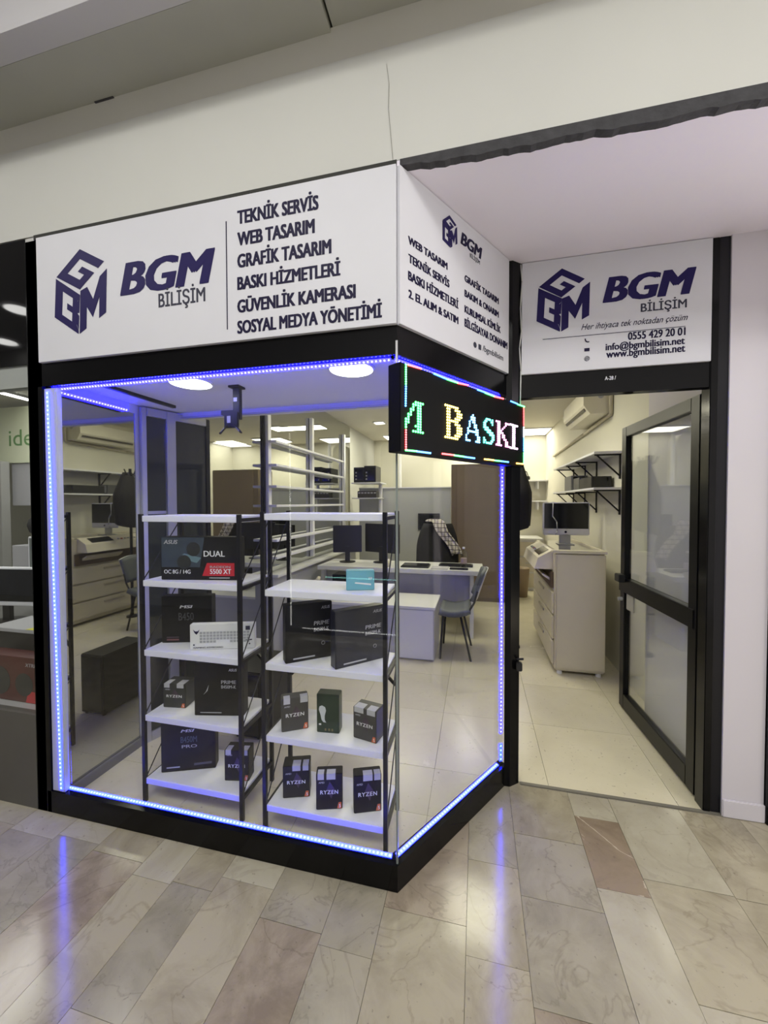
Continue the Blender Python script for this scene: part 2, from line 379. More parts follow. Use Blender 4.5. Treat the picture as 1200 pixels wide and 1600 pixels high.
struct('wall_right', MB().box(1.605, 1.66, 0.70, 0.76, 0, 2.74), BLACK)
struct('wall_far', MB().box(1.66, 4.5, 0.74, 0.80, 0, 2.74), plaster('next_shop', (0.2, 0.2, 0.21)))

# ---- shop room shell
struct('wall_right', MB().box(XR, XR+0.08, 0.8, YB+0.1, 0, ZC), SHOPW)
struct('wall_back', MB().box(-1.8, XR+0.08, YB, YB+0.1, 0, ZC), SHOPW)
struct('ceiling', MB().box(-1.8, XR+0.08, 0.80, YB+0.1, ZC, ZC+0.06), SHOPC)
struct('wall_left', MB().box(XL-0.06, XL-0.004, 0.0, YB+0.1, 0, ZC), plaster('partition_paint', (0.55, 0.55, 0.52)))
struct('wall_door_header', MB().box(0.50, XR+0.08, 0.76, 0.80, 2.06, ZC), SHOPW)
# mirrors on the left wall
mir = struct('wall_left_mirror', MB().box(XL-0.004, XL, 0.045, 0.535, 0.045, 2.045), MIRROR)
struct('wall_left_mirror', MB().box(XL-0.004, XL, 1.02, 1.98, 0.045, ZC-0.01), MIRROR)
struct('wall_left_mirror', MB().box(XL-0.004, XL, 2.0, 4.68, 0.80, ZC-0.01), MIRROR)
struct('baseboard_left', MB().box(XL, XL+0.02, 0.05, 2.0, 0.0, 0.05, bev=0.002), mat('dark_grey_kerb', (0.14, 0.14, 0.14), 0.5))
# display ceiling and its rear bulkhead
struct('ceiling', MB().prism([(XL, 0.05, 2.10), (-0.03, 0.05, 2.10), (0.42, 0.76, 2.10), (0.42, 0.80, 2.10), (XL, 0.80, 2.10)], (0, 0, 0.03)), DISPC)
struct('trim_7', MB().box(XL, 0.44, 0.80, 0.83, 2.06, 2.74), DISPC)
struct('trim_8', MB().bar((-1.535, 0.10, 2.094), (-1.525, 0.62, 2.094), 0.024, 0.02), BLACKM)
struct('trim_9', MB().box(XL+0.01, 0.40, 0.785, 0.80, 2.06, 2.072), ALU)

# ---- black shop front frame
fr = thing('shop_front_frame', 'black metal frame of the glazed corner display with base, posts and header', 'frame', (-0.9, 0, 0))
MB().box(-1.775, 0.0, 0.0, 0.05, 2.052, 2.736).build('header', BLACK, fr)
MB().box(0.0, 0.86, 0.0, 0.05, 2.052, 2.736, M=SROT).build('side_header', BLACK, fr)
MB().prism([(-1.735, 0.0, 0.0), (0.0, 0.0, 0.0), (-0.033, 0.05, 0.0), (-1.735, 0.05, 0.0)], (0, 0, 0.104)).build('base_rail', BLACK, fr)
MB().prism([(0, 0, 0), tuple(SD*0.84), tuple(SD*0.84-SN*0.05), (-0.033, 0.05, 0)], (0, 0, 0.104)).build('side_base_rail', BLACK, fr)
MB().box(-1.80, -1.712, 0.0, 0.045, 0.0, 2.736).build('corner_post', BLACK, fr)
MB().box(-1.712, -1.638, 0.006, 0.035, 0.104, 2.045, bev=0.004).build('inner_post', mat('pale_profile', (0.55, 0.58, 0.72), 0.35, 0.2), fr)
MB().prism([(0.435, 0.685, 0), (0.465, 0.685, 0), (0.512, 0.725, 0), (0.512, 0.80, 0), (0.448, 0.80, 0)], (0, 0, 2.735)).build('side_post', BLACK, fr)
# the two panes
pane = MB().box(-1.712, -0.006, 0.018, 0.024, 0.104, 2.052).build('glass_pane', CLEAR, fr)
pane = MB().box(0.004, 0.832, 0.018, 0.024, 0.104, 2.052, M=SROT).build('glass_pane', CLEAR, fr)
MB().bar((-0.004, 0.014, 0.104), (-0.004, 0.014, 2.05), 0.007).build('glass_joint', mat('silicone_joint', (0.22, 0.25, 0.24), 0.3), fr)
MB().bar((0.0, -0.003, 2.0), (0.0, -0.003, 2.10), 0.008).build('joint_clip', CHROME, fr)
# door frame with header
df = thing('door_frame', 'black metal door frame around the open entrance under the small sign', 'door frame', (0.96, 0.75, 0))
MB().box(0.512, 1.36, 0.732, 0.782, 2.045, 2.164).build('head_rail', BLACK, df)
MB().box(0.512, 1.36, 0.738, 0.782, 2.164, 2.735).build('upper_panel', BLACK, df)
MB().box(1.36, 1.392, 0.725, 0.80, 0.0, 2.735, bev=0.003).build('hinge_jamb', BLACK, df)
MB().box(1.392, 1.434, 0.728, 0.80, 0.0, 2.735).build('outer_jamb', BLACKM, df)
text('A-28 /', (at(945, 594, y=0.731).x, 0.732, at(945, 594, y=0.731).z), (1, 0, 0), (0, 0, 1), 0.05, 0.018, WHITEP, df, n=(0, -1, 0))
hk = MB(); p = at(803, 1035, y=0.72)
hk.tube((0.50, 0.715, p.z+0.02), (0.53, 0.70, p.z+0.03), 0.006).box(0.495, 0.525, 0.69, 0.72, p.z-0.035, p.z+0.01, bev=0.004)
hk.build('door_lock', BLACKP, df, label='small black lock with a grey latch')

# ---- open glazed door leaf
H0 = Vector((1.385, 0.815, 0)); H1 = Vector((1.338, 1.735, 0)); LD = (H1-H0).normalized(); LL = (H1-H0).length
leaf = thing('door_leaf', 'black framed glass door standing open into the shop', 'door', H0, math.atan2(LD.y, LD.x))
def lbox(x0, x1, z0, z1, t=0.045): return MB().box(x0, x1, -t/2, t/2, z0, z1, bev=0.003)
FRM = mat('door_frame_black', (0.004, 0.004, 0.004), 0.3, spec=0.25)
lbox(0, 0.075, 0.015, 2.035).build('hinge_stile', FRM, leaf, world=False)
lbox(LL-0.07, LL, 0.015, 2.035).build('lock_stile', FRM, leaf, world=False)
lbox(0.075, LL-0.07, 1.965, 2.035).build('top_rail', FRM, leaf, world=False)
lbox(0.075, LL-0.07, 0.015, 0.12).build('bottom_rail', FRM, leaf, world=False)
lbox(0.02, LL+0.012, 0.855, 0.955, 0.055).build('middle_rail', FRM, leaf, world=False)
MB().box(0.075, LL-0.07, -0.004, 0.004, 0.955, 1.965).build('glass_pane', TINT, leaf, world=False)
MB().box(0.075, LL-0.07, -0.004, 0.004, 0.12, 0.855).build('glass_pane', TINT, leaf, world=False)
MB().box(LL-0.10, LL-0.02, 0.028, 0.07, 0.93, 0.985, bev=0.004).build('door_handle', BLACKP, leaf, world=False)
MB().tube((LL-0.035, 0.02, 0.80), (LL-0.035, 0.05, 0.80), 0.014, 14).build('lock_cylinder', ALU, leaf, world=False)
MB().box(LL-0.20, LL-0.09, 0.006, 0.016, 0.74, 0.86, bev=0.003).build('sticker', mat('grey_plate', (0.35, 0.34, 0.3), 0.4), leaf, world=False, label='grey plate behind the glass')

# ---- tilted dark glazed partition at the end of the mirror
A0 = Vector((-1.72, 0.56, 0)); A1 = Vector((-1.575, 1.0, 0)); AD = (A1-A0).normalized(); AL = (A1-A0).length
par = thing('glazed_partition', 'dark glass partition in aluminium frame behind the left display rack', 'partition', A0, math.atan2(AD.y, AD.x))
def pbox(x0, x1, z0, z1, t=0.03): return MB().box(x0, x1, -t/2, t/2, z0, z1, bev=0.003)
pbox(0.0, 0.03, 0, 2.09).build('stile', ALU, par, world=False)
pbox(0.15, 0.21, 0, 2.09, 0.05).build('stile', ALU, par, world=False)
pbox(AL-0.03, AL, 0, 2.09).build('stile', BLACKM, par, world=False)
pbox(0.03, AL-0.03, 2.04, 2.09, 0.04).build('top_rail', ALU, par, world=False)
pbox(0.03, 0.15, 0.06, 2.04, 0.008).build('dark_pane', DARKGL, par, world=False)
pbox(0.21, AL-0.03, 0.06, 2.04, 0.008).build('dark_pane', DARKGL, par, world=False)
pbox(0.03, AL-0.03, 0.0, 0.06, 0.03).build('bottom_rail', ALU, par, world=False)
pbox(0.03, 0.15, 1.43, 1.45, 0.02).build('cross_rail', ALU, par, world=False)
struct('trim_10', MB().box(XL, XL+0.02, 1.985, 2.01, 0.0, 2.70), BLACKM)

# ================================================================== SIGNS
FPL = Vector((0, -0.016, 0)); FN = Vector((0, -1, 0))
def logo(parent, P, top, ul, c, ur, lb, b, rb, gap=0.045):
    """cube emblem: three rhombic faces carrying G, B and M, with the strokes left open in white"""
    T, UL, C, UR, LB, B, RB = [P(*q) for q in (top, ul, c, ur, lb, b, rb)]
    n = (UR-C).cross(T-C).normalized()
    if n.dot(CAM-C) < 0: n = -n
    def face(o, ex, ey, polys, name):
        mb = MB(); ctr = o+(ex+ey)/2
        for poly in polys:
            pts = [ctr + ((o+ex*a+ey*b_)-ctr)*(1-gap) + n*0.0006 for a, b_ in poly]
            mb.prism(pts, n*0.0008)
        mb.build(name, NAVY, parent)
    # letters on unit squares, (0,0) lower left in the face's own directions
    G = [[(0, 0), (0.24, 0), (0.24, 1), (0, 1)], [(0.24, 0.76), (1, 0.76), (1, 1), (0.24, 1)], [(0.24, 0), (1, 0), (1, 0.24), (0.24, 0.24)],
         [(0.76, 0.24), (1, 0.24), (1, 0.60), (0.76, 0.60)], [(0.5, 0.42), (0.76, 0.42), (0.76, 0.60), (0.5, 0.60)]]
    Bf = [[(0, 0), (0.3, 0), (0.3, 1), (0, 1)], [(0.3, 0.8), (0.9, 0.8), (1, 0.9), (1, 1), (0.3, 1)], [(0.3, 0), (1, 0), (1, 0.08), (0.9, 0.2), (0.3, 0.2)],
          [(0.72, 0.2), (0.92, 0.2), (1, 0.1), (1, 0.46), (0.92, 0.5), (0.72, 0.5)], [(0.72, 0.5), (0.92, 0.5), (1, 0.54), (1, 0.9), (0.92, 0.8), (0.72, 0.8)],
          [(0.5, 0.42), (0.72, 0.42), (0.72, 0.58), (0.5, 0.58)]]
    M_ = [[(0, 0), (0.26, 0), (0.26, 0.5), (0, 1)], [(0, 1), (0.26, 0.5), (0.26, 0.96)], [(0.26, 0.96), (0.26, 0.5), (0.5, 0.14), (0.5, 0.56)], [(0.5, 0.56), (0.5, 0.14), (0.74, 0.5), (0.74, 0.96)],
          [(0.74, 0.96), (0.74, 0.5), (1, 1)], [(0.74, 0), (1, 0), (1, 1), (0.74, 0.5)]]
    face(UL, C-UL, T-UL, [[(a, b_) for a, b_ in q] for q in G], 'emblem_letter')
    face(LB, B-LB, UL-LB, Bf, 'emblem_letter')
    face(B, RB-B, C-B, M_, 'emblem_letter')
s1 = thing('shop_sign', 'long white sign board with cube emblem and six lines of services above the front pane', 'sign', (-0.85, 0, 2.159))
MB().box(-1.708, 0.0, -0.016, 0.0, 2.159, 2.733, bev=0.001).build('board', SIGNW, s1)
logo(s1, lambda u, v: at_plane(u, v, FPL, FN), (125, 388), (87, 434), (125, 454), (165, 411), (85, 497), (124, 524), (167, 489))
fp = lambda t, bl, br, tl, m=INK, **k: text_px(t, bl, br, tl, FPL, FN, m, s1, **k)
fp('BGM', (188, 461), (326, 442), (198, 411), NAVY, bold=0.05, shear=0.22)
fp('BİLİŞİM', (248, 481), (321, 470), (248, 460), GREYINK, bold=0.02)
for t, bl, br, tl in [('TEKNİK SERVİS', (371, 351), (498, 326), (370, 331)), ('WEB TASARIM', (371, 384), (492, 364), (370, 364)),
                      ('GRAFİK TASARIM', (371, 418), (518, 396), (370, 398)), ('BASKI HİZMETLERİ', (371, 452), (532, 431), (370, 433)),
                      ('GÜVENLİK KAMERASI', (371, 487), (556, 467), (370, 468)), ('SOSYAL MEDYA YÖNETİMİ', (371, 521), (597, 496), (370, 502))]:
    fp(t, bl, br, tl, bold=0.054)
a = at_plane(353.5, 346, FPL, FN); b = at_plane(355, 515, FPL, FN)
MB().box(a.x-0.002, a.x+0.002, -0.0174, -0.0162, b.z, a.z).build('divider_line', INK, s1)

SPL = SN*0.016
s2 = thing('shop_sign', 'white sign board on the slanted side with small emblem and two columns of services', 'sign', SD*0.4+Vector((0, 0, 2.159)))
MB().box(0.0, 0.805, -0.016, 0.0, 2.159, 2.733, bev=0.001, M=SROT).build('board', SIGNW, s2)
logo(s2, lambda u, v: at_plane(u, v, SPL, SN), (702, 336), (691, 343.5), (702.8, 360), (714.4, 356), (691, 375), (703.4, 388), (714.6, 381.6))
for t, bl, br, tl in [('WEB TASARIM', (637.5, 381), (699, 421), (637, 369)), ('TEKNİK SERVİS', (638, 410), (702, 449), (637.5, 397)),
                      ('BASKI HİZMETLERİ', (637.5, 438), (716, 481.5), (637.5, 424.5)), ('2. EL ALIM & SATIM', (638, 465), (716, 506.5), (638, 452.5)),
                      ('GRAFİK TASARIM', (725.6, 440), (779, 474.5), (725.6, 430)), ('BAKIM & ONARIM', (725.6, 463.6), (779, 495.6), (725.6, 453.4)),
                      ('KURUMSAL KİMLİK', (725.6, 488.6), (782, 520), (725.6, 477.7)), ('BİLGİSAYAR DONANIM', (725.6, 512), (792.5, 544), (725.6, 500))]:
    text_px(t, bl, br, tl, SPL, SN, INK, s2, bold=0.054)
text_px('/bgmbilisim', (754, 549), (786, 563), (754, 540), SPL, SN, GREYINK, s2, bold=0.01)
text_px('BGM', (719.4, 381.6), (751, 403.4), (721, 364), SPL, SN, INK, s2, bold=0.05, shear=0.22)
text_px('BİLİŞİM', (734, 403), (749.5, 412), (734, 397), SPL, SN, GREYINK, s2, bold=0.0)
for u, v in [(742, 539), (749.5, 542.5)]:
    p = at_plane(u, v, SPL, SN); M = Matrix.Translation(p+SN*0.001) @ SROT
    if u < 745: MB().tube(p+SN*0.0005, p+SN*0.0013, 0.013, 18).build('round_icon', GREYINK, s2)
    else: MB().box(-0.011, 0.011, -0.0004, 0.0004, -0.012, 0.012, M=M).build('square_icon', GREYINK, s2)

DPL = Vector((0, DY-0.012, 0))
s3 = thing('shop_sign', 'white sign board with emblem, phone number and addresses above the open door', 'sign', (0.94, DY, 2.163))
MB().box(0.514, 1.358, DY-0.012, DY+0.008, 2.163, 2.732, bev=0.001).build('board', SIGNW, s3)
logo(s3, lambda u, v: at_plane(u, v, DPL, FN), (878, 418.5), (840.5, 449), (877, 466), (920.5, 434), (837.4, 503), (875.6, 520), (921.5, 493.4))
dp = lambda t, bl, br, tl, m=INK, **k: text_px(t, bl, br, tl, DPL, FN, m, s3, **k)
dp('BGM', (941.5, 472.8), (1077, 458.3), (949.5, 434.2), NAVY, bold=0.05, shear=0.22)
dp('BİLİŞİM', (1001, 487.8), (1073, 480), (1001, 475), GREYINK, bold=0.02)
dp('Her ihtiyaca tek noktadan çözüm', (908, 516.3), (1071, 499.8), (910, 507), INK, bold=0.0, shear=0.4)
dp('0555 429 20 01', (981, 531), (1071, 523.6), (981, 519.5), INK, bold=0.035)
dp('info@bgmbilisim.net', (946, 547.8), (1070, 537), (946, 537.5), INK, bold=0.035)
dp('www.bgmbilisim.net', (947, 559.4), (1070.6, 549), (947, 548.5), INK, bold=0.035)
a = at_plane(848, 530.6, DPL, FN); b = at_plane(1071, 509.8, DPL, FN)
MB().box(a.x, b.x, DPL.y-0.0014, DPL.y-0.0004, (a.z+b.z)/2-0.0012, (a.z+b.z)/2+0.0012).build('divider_line', INK, s3)
p = at_plane(917, 532, DPL, FN)
MB().path([(p.x-0.008, DPL.y-0.001, p.z+0.009), (p.x-0.006, DPL.y-0.001, p.z-0.002), (p.x+0.002, DPL.y-0.001, p.z-0.008), (p.x+0.010, DPL.y-0.001, p.z-0.007)], 0.0028).build('phone_icon', INK, s3)
p = at_plane(917, 546.5, DPL, FN)
MB().box(p.x-0.012, p.x+0.012, DPL.y-0.0014, DPL.y-0.0004, p.z-0.008, p.z+0.008).build('envelope_icon', INK, s3)
p = at_plane(917, 560.5, DPL, FN); mb = MB()
for k in range(16):
    a0, a1 = 2*math.pi*k/16, 2*math.pi*(k+1)/16
    mb.bar((p.x+0.012*math.cos(a0), DPL.y-0.001, p.z+0.012*math.sin(a0)), (p.x+0.012*math.cos(a1), DPL.y-0.001, p.z+0.012*math.sin(a1)), 0.0018, 0.001)
    mb.bar((p.x+0.005*math.cos(a0), DPL.y-0.001, p.z+0.012*math.sin(a0)), (p.x+0.005*math.cos(a1), DPL.y-0.001, p.z+0.012*math.sin(a1)), 0.0014, 0.001)
for dz in (-0.005, 0, 0.005): mb.bar((p.x-0.011, DPL.y-0.001, p.z+dz), (p.x+0.011, DPL.y-0.001, p.z+dz), 0.0014, 0.001)
mb.build('globe_icon', INK, s3)
# loose cable hanging beside the door sign
tag(MB().path([(0.507, 0.722, 2.73), (0.514, 0.716, 2.64), (0.506, 0.715, 2.5), (0.512, 0.715, 2.38), (0.503, 0.717, 2.30), (0.511, 0.717, 2.18), (0.508, 0.716, 2.0), (0.50, 0.70, 1.96)], 0.0035).build('cable', mat('white_cable', (0.6, 0.6, 0.58), 0.5), smooth=True), 'thin white cable hanging between the side sign and the door sign', 'cable')

# ---- LED strips along the glass edges
def led_strip(label, p, q, up, tape_col, bead_col, ts, bs, pitch=0.0165):
    p = Vector(p); q = Vector(q); up = Vector(up).normalized()
    t = thing('led_strip', label, 'light strip', p, 0, 'LED strips round the display glass')
    d = (q-p); L = d.length; d.normalize(); side = d.cross(up)
    M = Matrix(((d.x, side.x, up.x, p.x), (d.y, side.y, up.y, p.y), (d.z, side.z, up.z, p.z), (0, 0, 0, 1)))
    MB().box(0, L, -0.008, 0.008, 0, 0.003, M=M).build('tape', emis('led_tape_%d' % int(tape_col[1]*10000), tape_col, ts), t)
    mb = MB(); k = int(L/(0.02 if abs(d.z) > 0.9 else pitch))
    for i in range(k):
        x = (i+0.5)*L/k; mb.box(x-0.0024, x+0.0024, -0.0024, 0.0024, 0.003, 0.0045, M=M)
    mb.build('diodes', emis('led_bead_%d' % int(bead_col[1]*100), bead_col, bs), t, kind='stuff')
AZ = (0.0, 0.0045, 1.0); AZB = (0.34, 0.78, 1.0); VI = (0.0016, 0.001, 1.0); VIB = (0.5, 0.52, 1.0)
TS, BS = 34.0, 6.0
led_strip('azure LED strip along the foot of the front pane', (-1.65, 0.036, 0.106), (-0.03, 0.036, 0.106), (0, -0.35, 1), AZ, AZB, TS, BS)
led_strip('azure LED strip along the foot of the slanted side pane', SD*0.03-SN*0.034+ZU*0.106, SD*0.80-SN*0.034+ZU*0.106, SN*0.35+ZU, AZ, AZB, TS, BS)
led_strip('violet blue LED strip along the top of the front pane', (-1.69, 0.033, 2.046), (-0.03, 0.033, 2.046), (0, -0.7, -0.7), VI, VIB, TS*1.6, BS)
led_strip('violet blue LED strip along the top of the slanted side pane', SD*0.02-SN*0.034+ZU*2.046, SD*0.80-SN*0.034+ZU*2.046, SN*0.7-ZU*0.7, VI, VIB, TS*1.6, BS)
led_strip('blue LED strip up the left post of the front pane', (-1.652, 0.004, 0.12), (-1.684, 0.004, 2.03), (0, -1, 0), AZ, AZB, TS, BS)
led_strip('short blue LED strip running back along the top of the mirror', (-1.72, 0.05, 2.05), (-1.72, 0.47, 2.05), (1, 0, -0.6), VI, VIB, TS*1.6, BS)
led_strip('violet blue LED strip up the post between side pane and door', SD*0.818-SN*0.026+ZU*0.27, SD*0.818-SN*0.026+ZU*1.72, SN*0.9-SD*0.45, VI, VIB, TS*0.7, BS)
led_strip('short azure piece of LED strip low on the post beside the door', SD*0.818-SN*0.026+ZU*0.12, SD*0.818-SN*0.026+ZU*0.215, SN*0.9-SD*0.45, AZ, AZB, TS, BS)

# ---- scrolling LED sign on the side pane
S0, S1, Z0, Z1, TH = -0.035, 0.91, 1.685, 2.004, 0.05
ls = thing('led_sign', 'black LED sign with glowing coloured dot letters on the slanted side pane', 'sign', SD*0.43+ZU*Z0)
MB().box(S0, S1, -TH, 0.012, Z0, Z1, bev=0.002, M=SROT).build('housing', mat('sign_housing', (0.004, 0.004, 0.004), 0.6, spec=0.12), ls)
GLY = {'B': ["111111100", "011001110", "011000111", "011000111", "011001110", "011111100", "011001110", "011000111", "011000111", "011000111", "011001110", "111111100"],
       'A': ["000010000", "000111000", "000111000", "001011000", "001001100", "001001100", "010000110", "011111110", "010000110", "100000011", "100000011", "111000111"],
       'S': ["001111010", "011000110", "110000010", "110000000", "111100000", "011111000", "000111110", "000001111", "000000011", "100000011", "110000110", "101111100"],
       'K': ["111000111", "011000100", "011001000", "011010000", "011100000", "011110000", "011011000", "011011000", "011001100", "011000110", "011000110", "111100111"],
       'I': ["111111", "001100", "001100", "001100", "001100", "001100", "001100", "001100", "001100", "001100", "001100", "111111"],
       'a': ["00001111", "00011110", "00010110", "00110110", "00100110", "01100110", "01000110", "11000110", "11000110", "10001110", "10000110", "00011111"]}
def spx(u, v):
    p = at_plane(u, v, SN*(TH+0.001), SN); return p.dot(SD), p.z
def dots(rects, name, col, st, rad):
    mb = MB()
    for s_, z_ in rects:
        c = SD*s_+SN*(TH+0.0005)+ZU*z_; mb.tube(c, c+SN*0.003, rad, 6)
    return mb.build(name, emis('led_dot_%s' % name+str(col), col, st), ls)
def glyph(ch, u0, u1, v0, v1, col, st=7.0):
    (sa, za), (sb, zb) = spx(u0, v1), spx(u1, v0)
    zb = spx((u0+u1)/2, v0)[1]; za = spx((u0+u1)/2, v1)[1]
    g = GLY[ch]; R, Cn = len(g), len(g[0]); ptsl = []
    for r_, row in enumerate(g):
        for c_, x_ in enumerate(row):
            if x_ == '1': ptsl.append((sa+(sb-sa)*(c_+0.5)/Cn, zb-(zb-za)*(r_+0.5)/R))
    dots(ptsl, 'led_letter', col, st, 0.0046)
glyph('a', 632, 662, 626, 676, (0.02, 1.0, 0.12))
glyph('B', 694, 722, 634, 687, (1.0, 0.72, 0.10))
glyph('A', 727, 750, 647, 691, (0.10, 0.42, 1.0))
glyph('S', 755, 772, 654, 694, (0.05, 0.95, 0.75))
glyph('K', 774, 796, 659, 698, (1.0, 0.25, 0.62))
glyph('I', 796, 809, 663, 702, (1.0, 0.62, 0.95), 9.0)
RD, GR, BL = (1.0, 0.03, 0.04), (0.04, 1.0, 0.15), (0.02, 0.22, 1.0)
def seg(u0, v0, u1, v1, col):
    a, b = spx(u0, v0), spx(u1, v1); L = math.hypot(a[0]-b[0], a[1]-b[1]); k = max(3, int(L/0.0085))
    dots([(a[0]+(b[0]-a[0])*i/k, a[1]+(b[1]-a[1])*i/k) for i in range(k+1)], 'border_leds', col, 7.0, 0.0038)
for q in [(634, 570, 634, 600, GR), (634, 604, 633.5, 634, BL), (634, 672, 634, 702, RD), (638, 570.5, 657, 576, RD), (678, 584, 697, 592, BL), (699, 593, 714, 598, GR), (716, 599, 731, 602, RD),
          (746, 609, 757, 613, BL), (758, 614, 771, 619, GR), (773, 620, 786, 623, RD), (798, 627, 808, 631, BL), (809, 632, 819, 635.5, GR),
          (818, 638, 818, 664, RD), (818, 668, 818, 682, (0.7, 0.8, 1)), (818, 685, 818, 704, BL), (818, 708, 818, 724, GR),
          (634, 703.5, 650, 705, GR), (652, 705.5, 672, 708, BL), (691, 709, 708, 711, RD), (710, 711.5, 724, 713.5, GR), (726, 714, 741, 716, BL),
          (757, 717.5, 771, 719, (1, 0.5, 0.05)), (773, 719.5, 782, 720.5, GR), (783, 720.7, 794, 722, BL), (807, 724, 817, 725, (1.0, 0.45, 0.05))]: seg(*q)

# ================================================================== DISPLAY RACKS
def rack(label, x0, x1, y0, y1, shelves):
    t = thing('display_rack', label, 'rack', ((x0+x1)/2, (y0+y1)/2, 0))
    w = 0.018; top = shelves[0]
    for x in (x0, x1):
        for y_ in (y0, y1): MB().box(x-w/2, x+w/2, y_-w/2, y_+w/2, 0, top+0.008, bev=0.001).build('post', BLACKM, t)
        for z in shelves:
            MB().box(x-w/2+0.002, x+w/2-0.002, y0+w/2, y1-w/2, z-0.026, z-0.010).build('side_bar', BLACKM, t)
        for za, zb in zip(shelves, shelves[1:]):
            MB().tube((x, y0+0.01, zb), (x, y1-0.01, za-0.03), 0.0028, 8).build('brace_wire', BLACKM, t)
    for z in shelves:
        MB().box(x0+w/2, x1-w/2, y0-0.004, y1+0.004, z-0.030, z, bev=0.002).build('shelf', SHELFW, t)
    z = shelves[2]-0.03
    MB().bar((x0+0.01, y1+0.006, z-0.13), (x0+0.14, y1+0.006, z), 0.012).build('corner_brace', BLACKM, t)
    MB().bar((x1-0.01, y1+0.006, z-0.13), (x1-0.14, y1+0.006, z), 0.012).build('corner_brace', BLACKM, t)
    return t
R1 = [1.438, 1.118, 0.770, 0.442, 0.122]; R2 = [1.452, 1.108, 0.772, 0.442, 0.118]
rack('black framed white shelf rack on the left, next to the mirror', -1.328, -0.780, 0.165, 0.44, R1)
rack('black framed white shelf rack on the right, in the glass corner', -0.650, -0.082, 0.150, 0.400, R2)

def carton(name, label, cat, z, bl, br, top, depth, m, group=None, off=0.0):
    a = at(bl[0], bl[1], z=z); b = at(br[0], br[1], z=z); d = b-a; w = d.length
    if off:
        n = Vector((-d.y, d.x, 0)).normalized()*off; a += n
    t = thing(name, label, cat, a, math.atan2(d.y, d.x), group)
    n = Vector((d.y, -d.x, 0)).normalized(); h = at_plane(top[0], top[1], a, n).z - z
    over = [q for q in R1+R2 if 0.2 < q-z < 0.4]
    if over: h = min(h, min(over)-z-0.034)
    MB().box(0, w, 0, depth, 0.0005, h, bev=0.0025).build('box_body', m, t, world=False)
    t['_w'] = w; t['_h'] = h; t['_d'] = depth; return t
def bt(t, body, x, z, wf, cap, m=WHITEP, **k):      # text on a carton front, in fractions of the front
    w, h = t['_w'], t['_h']
    return text(body, (x*w, 0, z*h), (1, 0, 0), (0, 0, 1), wf*w, cap*h, m, t, n=(0, -1, 0), world=False, **k)
def bq(t, pts, m, name, label=None, e=0.0004):
    w, h = t['_w'], t['_h']
    return MB().prism([(x*w, -e, z*h) for x, z in pts], (0, -0.0006, 0)).build(name, m, t, world=False, label=label)
def cpu(label, z, bl, br, top, depth=0.075, stick=((0.05, 0.27), (0.72, 0.95)), badge=True, col=BOXBLK, brand=0.74):
    t = carton('processor_box', label, 'box', z, bl, br, top, depth, col, 'small black processor boxes on the racks')
    w, h = t['_w'], t['_h']
    bt(t, 'AMD', 0.10, brand, 0.22, 0.05, GREYP, bold=0.03)
    bt(t, 'RYZEN', 0.16, 0.44, 0.68, 0.105, WHITEP, bold=0.02, spacing=1.15)
    if badge:
        bq(t, [(0.80, 0.03), (0.96, 0.03), (0.96, 0.20), (0.86, 0.20)], ORANGE, 'badge', 'orange badge')
        bt(t, '5', 0.875, 0.06, 0.06, 0.09, WHITEP, eps=0.0012)
    for a, b in stick:      # seal stickers folded over the top front edge
        MB().box(a*w, b*w, -0.0008, 0.0005, h*0.84, h+0.0006).box(a*w, b*w, -0.0008, depth*0.55, h-0.0002, h+0.0009).build('seal_sticker', STICK, t, world=False)
    bq(t, [(0.4, 0.56), (0.58, 0.30), (0.70, 0.58), (0.52, 0.78)], mat('sheen_print', (0.05, 0.03, 0.05), 0.35, var=0.6, scale=30), 'artwork')
    return t
# left rack
g = carton('graphics_card_box', 'large black graphics card box with a red panel on the left rack', 'box', R1[1], (252, 906), (374, 907), (252, 839), 0.07, BOXBLK)
bq(g, [(0.01, 0.30), (0.50, 0.30), (0.56, 0.99), (0.01, 0.99)], TEALP, 'artwork_panel', 'dull blue printed panel')
mb = MB(); w, h = g['_w'], g['_h']
for cx_, cz_, r_ in [(0.42, 0.72, 0.035), (0.30, 0.42, 0.035)]:
    mb.tube((cx_*w, -0.0008, cz_*h), (cx_*w, -0.0022, cz_*h), r_, 24)
mb.build('printed_fan', mat('fan_print', (0.02, 0.022, 0.024), 0.4), g, world=False)
bq(g, [(0.24, 0.52), (0.46, 0.40), (0.52, 0.52), (0.30, 0.62)], mat('steel_print', (0.12, 0.2, 0.24), 0.4), 'artwork', e=0.0010)
bt(g, 'ASUS', 0.04, 0.84, 0.17, 0.09, GREYP, bold=0.03, shear=0.2, eps=0.0014)
bt(g, 'DUAL', 0.55, 0.55, 0.27, 0.13, WHITEP, bold=0.02)
bt(g, 'OC 8G / 14G', 0.04, 0.15, 0.34, 0.09, WHITEP, bold=0.02)
bq(g, [(0.53, 0.10), (0.94, 0.10), (0.94, 0.40), (0.59, 0.40)], REDP, 'red_panel', 'red printed panel')
bt(g, 'RADEON', 0.63, 0.285, 0.26, 0.05, GREYP, bold=0.02, eps=0.0014)
bt(g, '5500 XT', 0.63, 0.15, 0.27, 0.11, WHITEP, bold=0.02, eps=0.0014)
bq(g, [(0.62, 0.045), (0.88, 0.045), (0.88, 0.065), (0.62, 0.065)], GREYP, 'print_line')
m1 = carton('motherboard_box', 'black motherboard box behind the white keyboard box on the left rack', 'box', R1[2], (250, 1007), (329, 1005), (248, 932), 0.06, BOXBLK, off=0.02)
bt(m1, 'MSI', 0.36, 0.74, 0.24, 0.06, WHITEP, bold=0.04, shear=0.2)
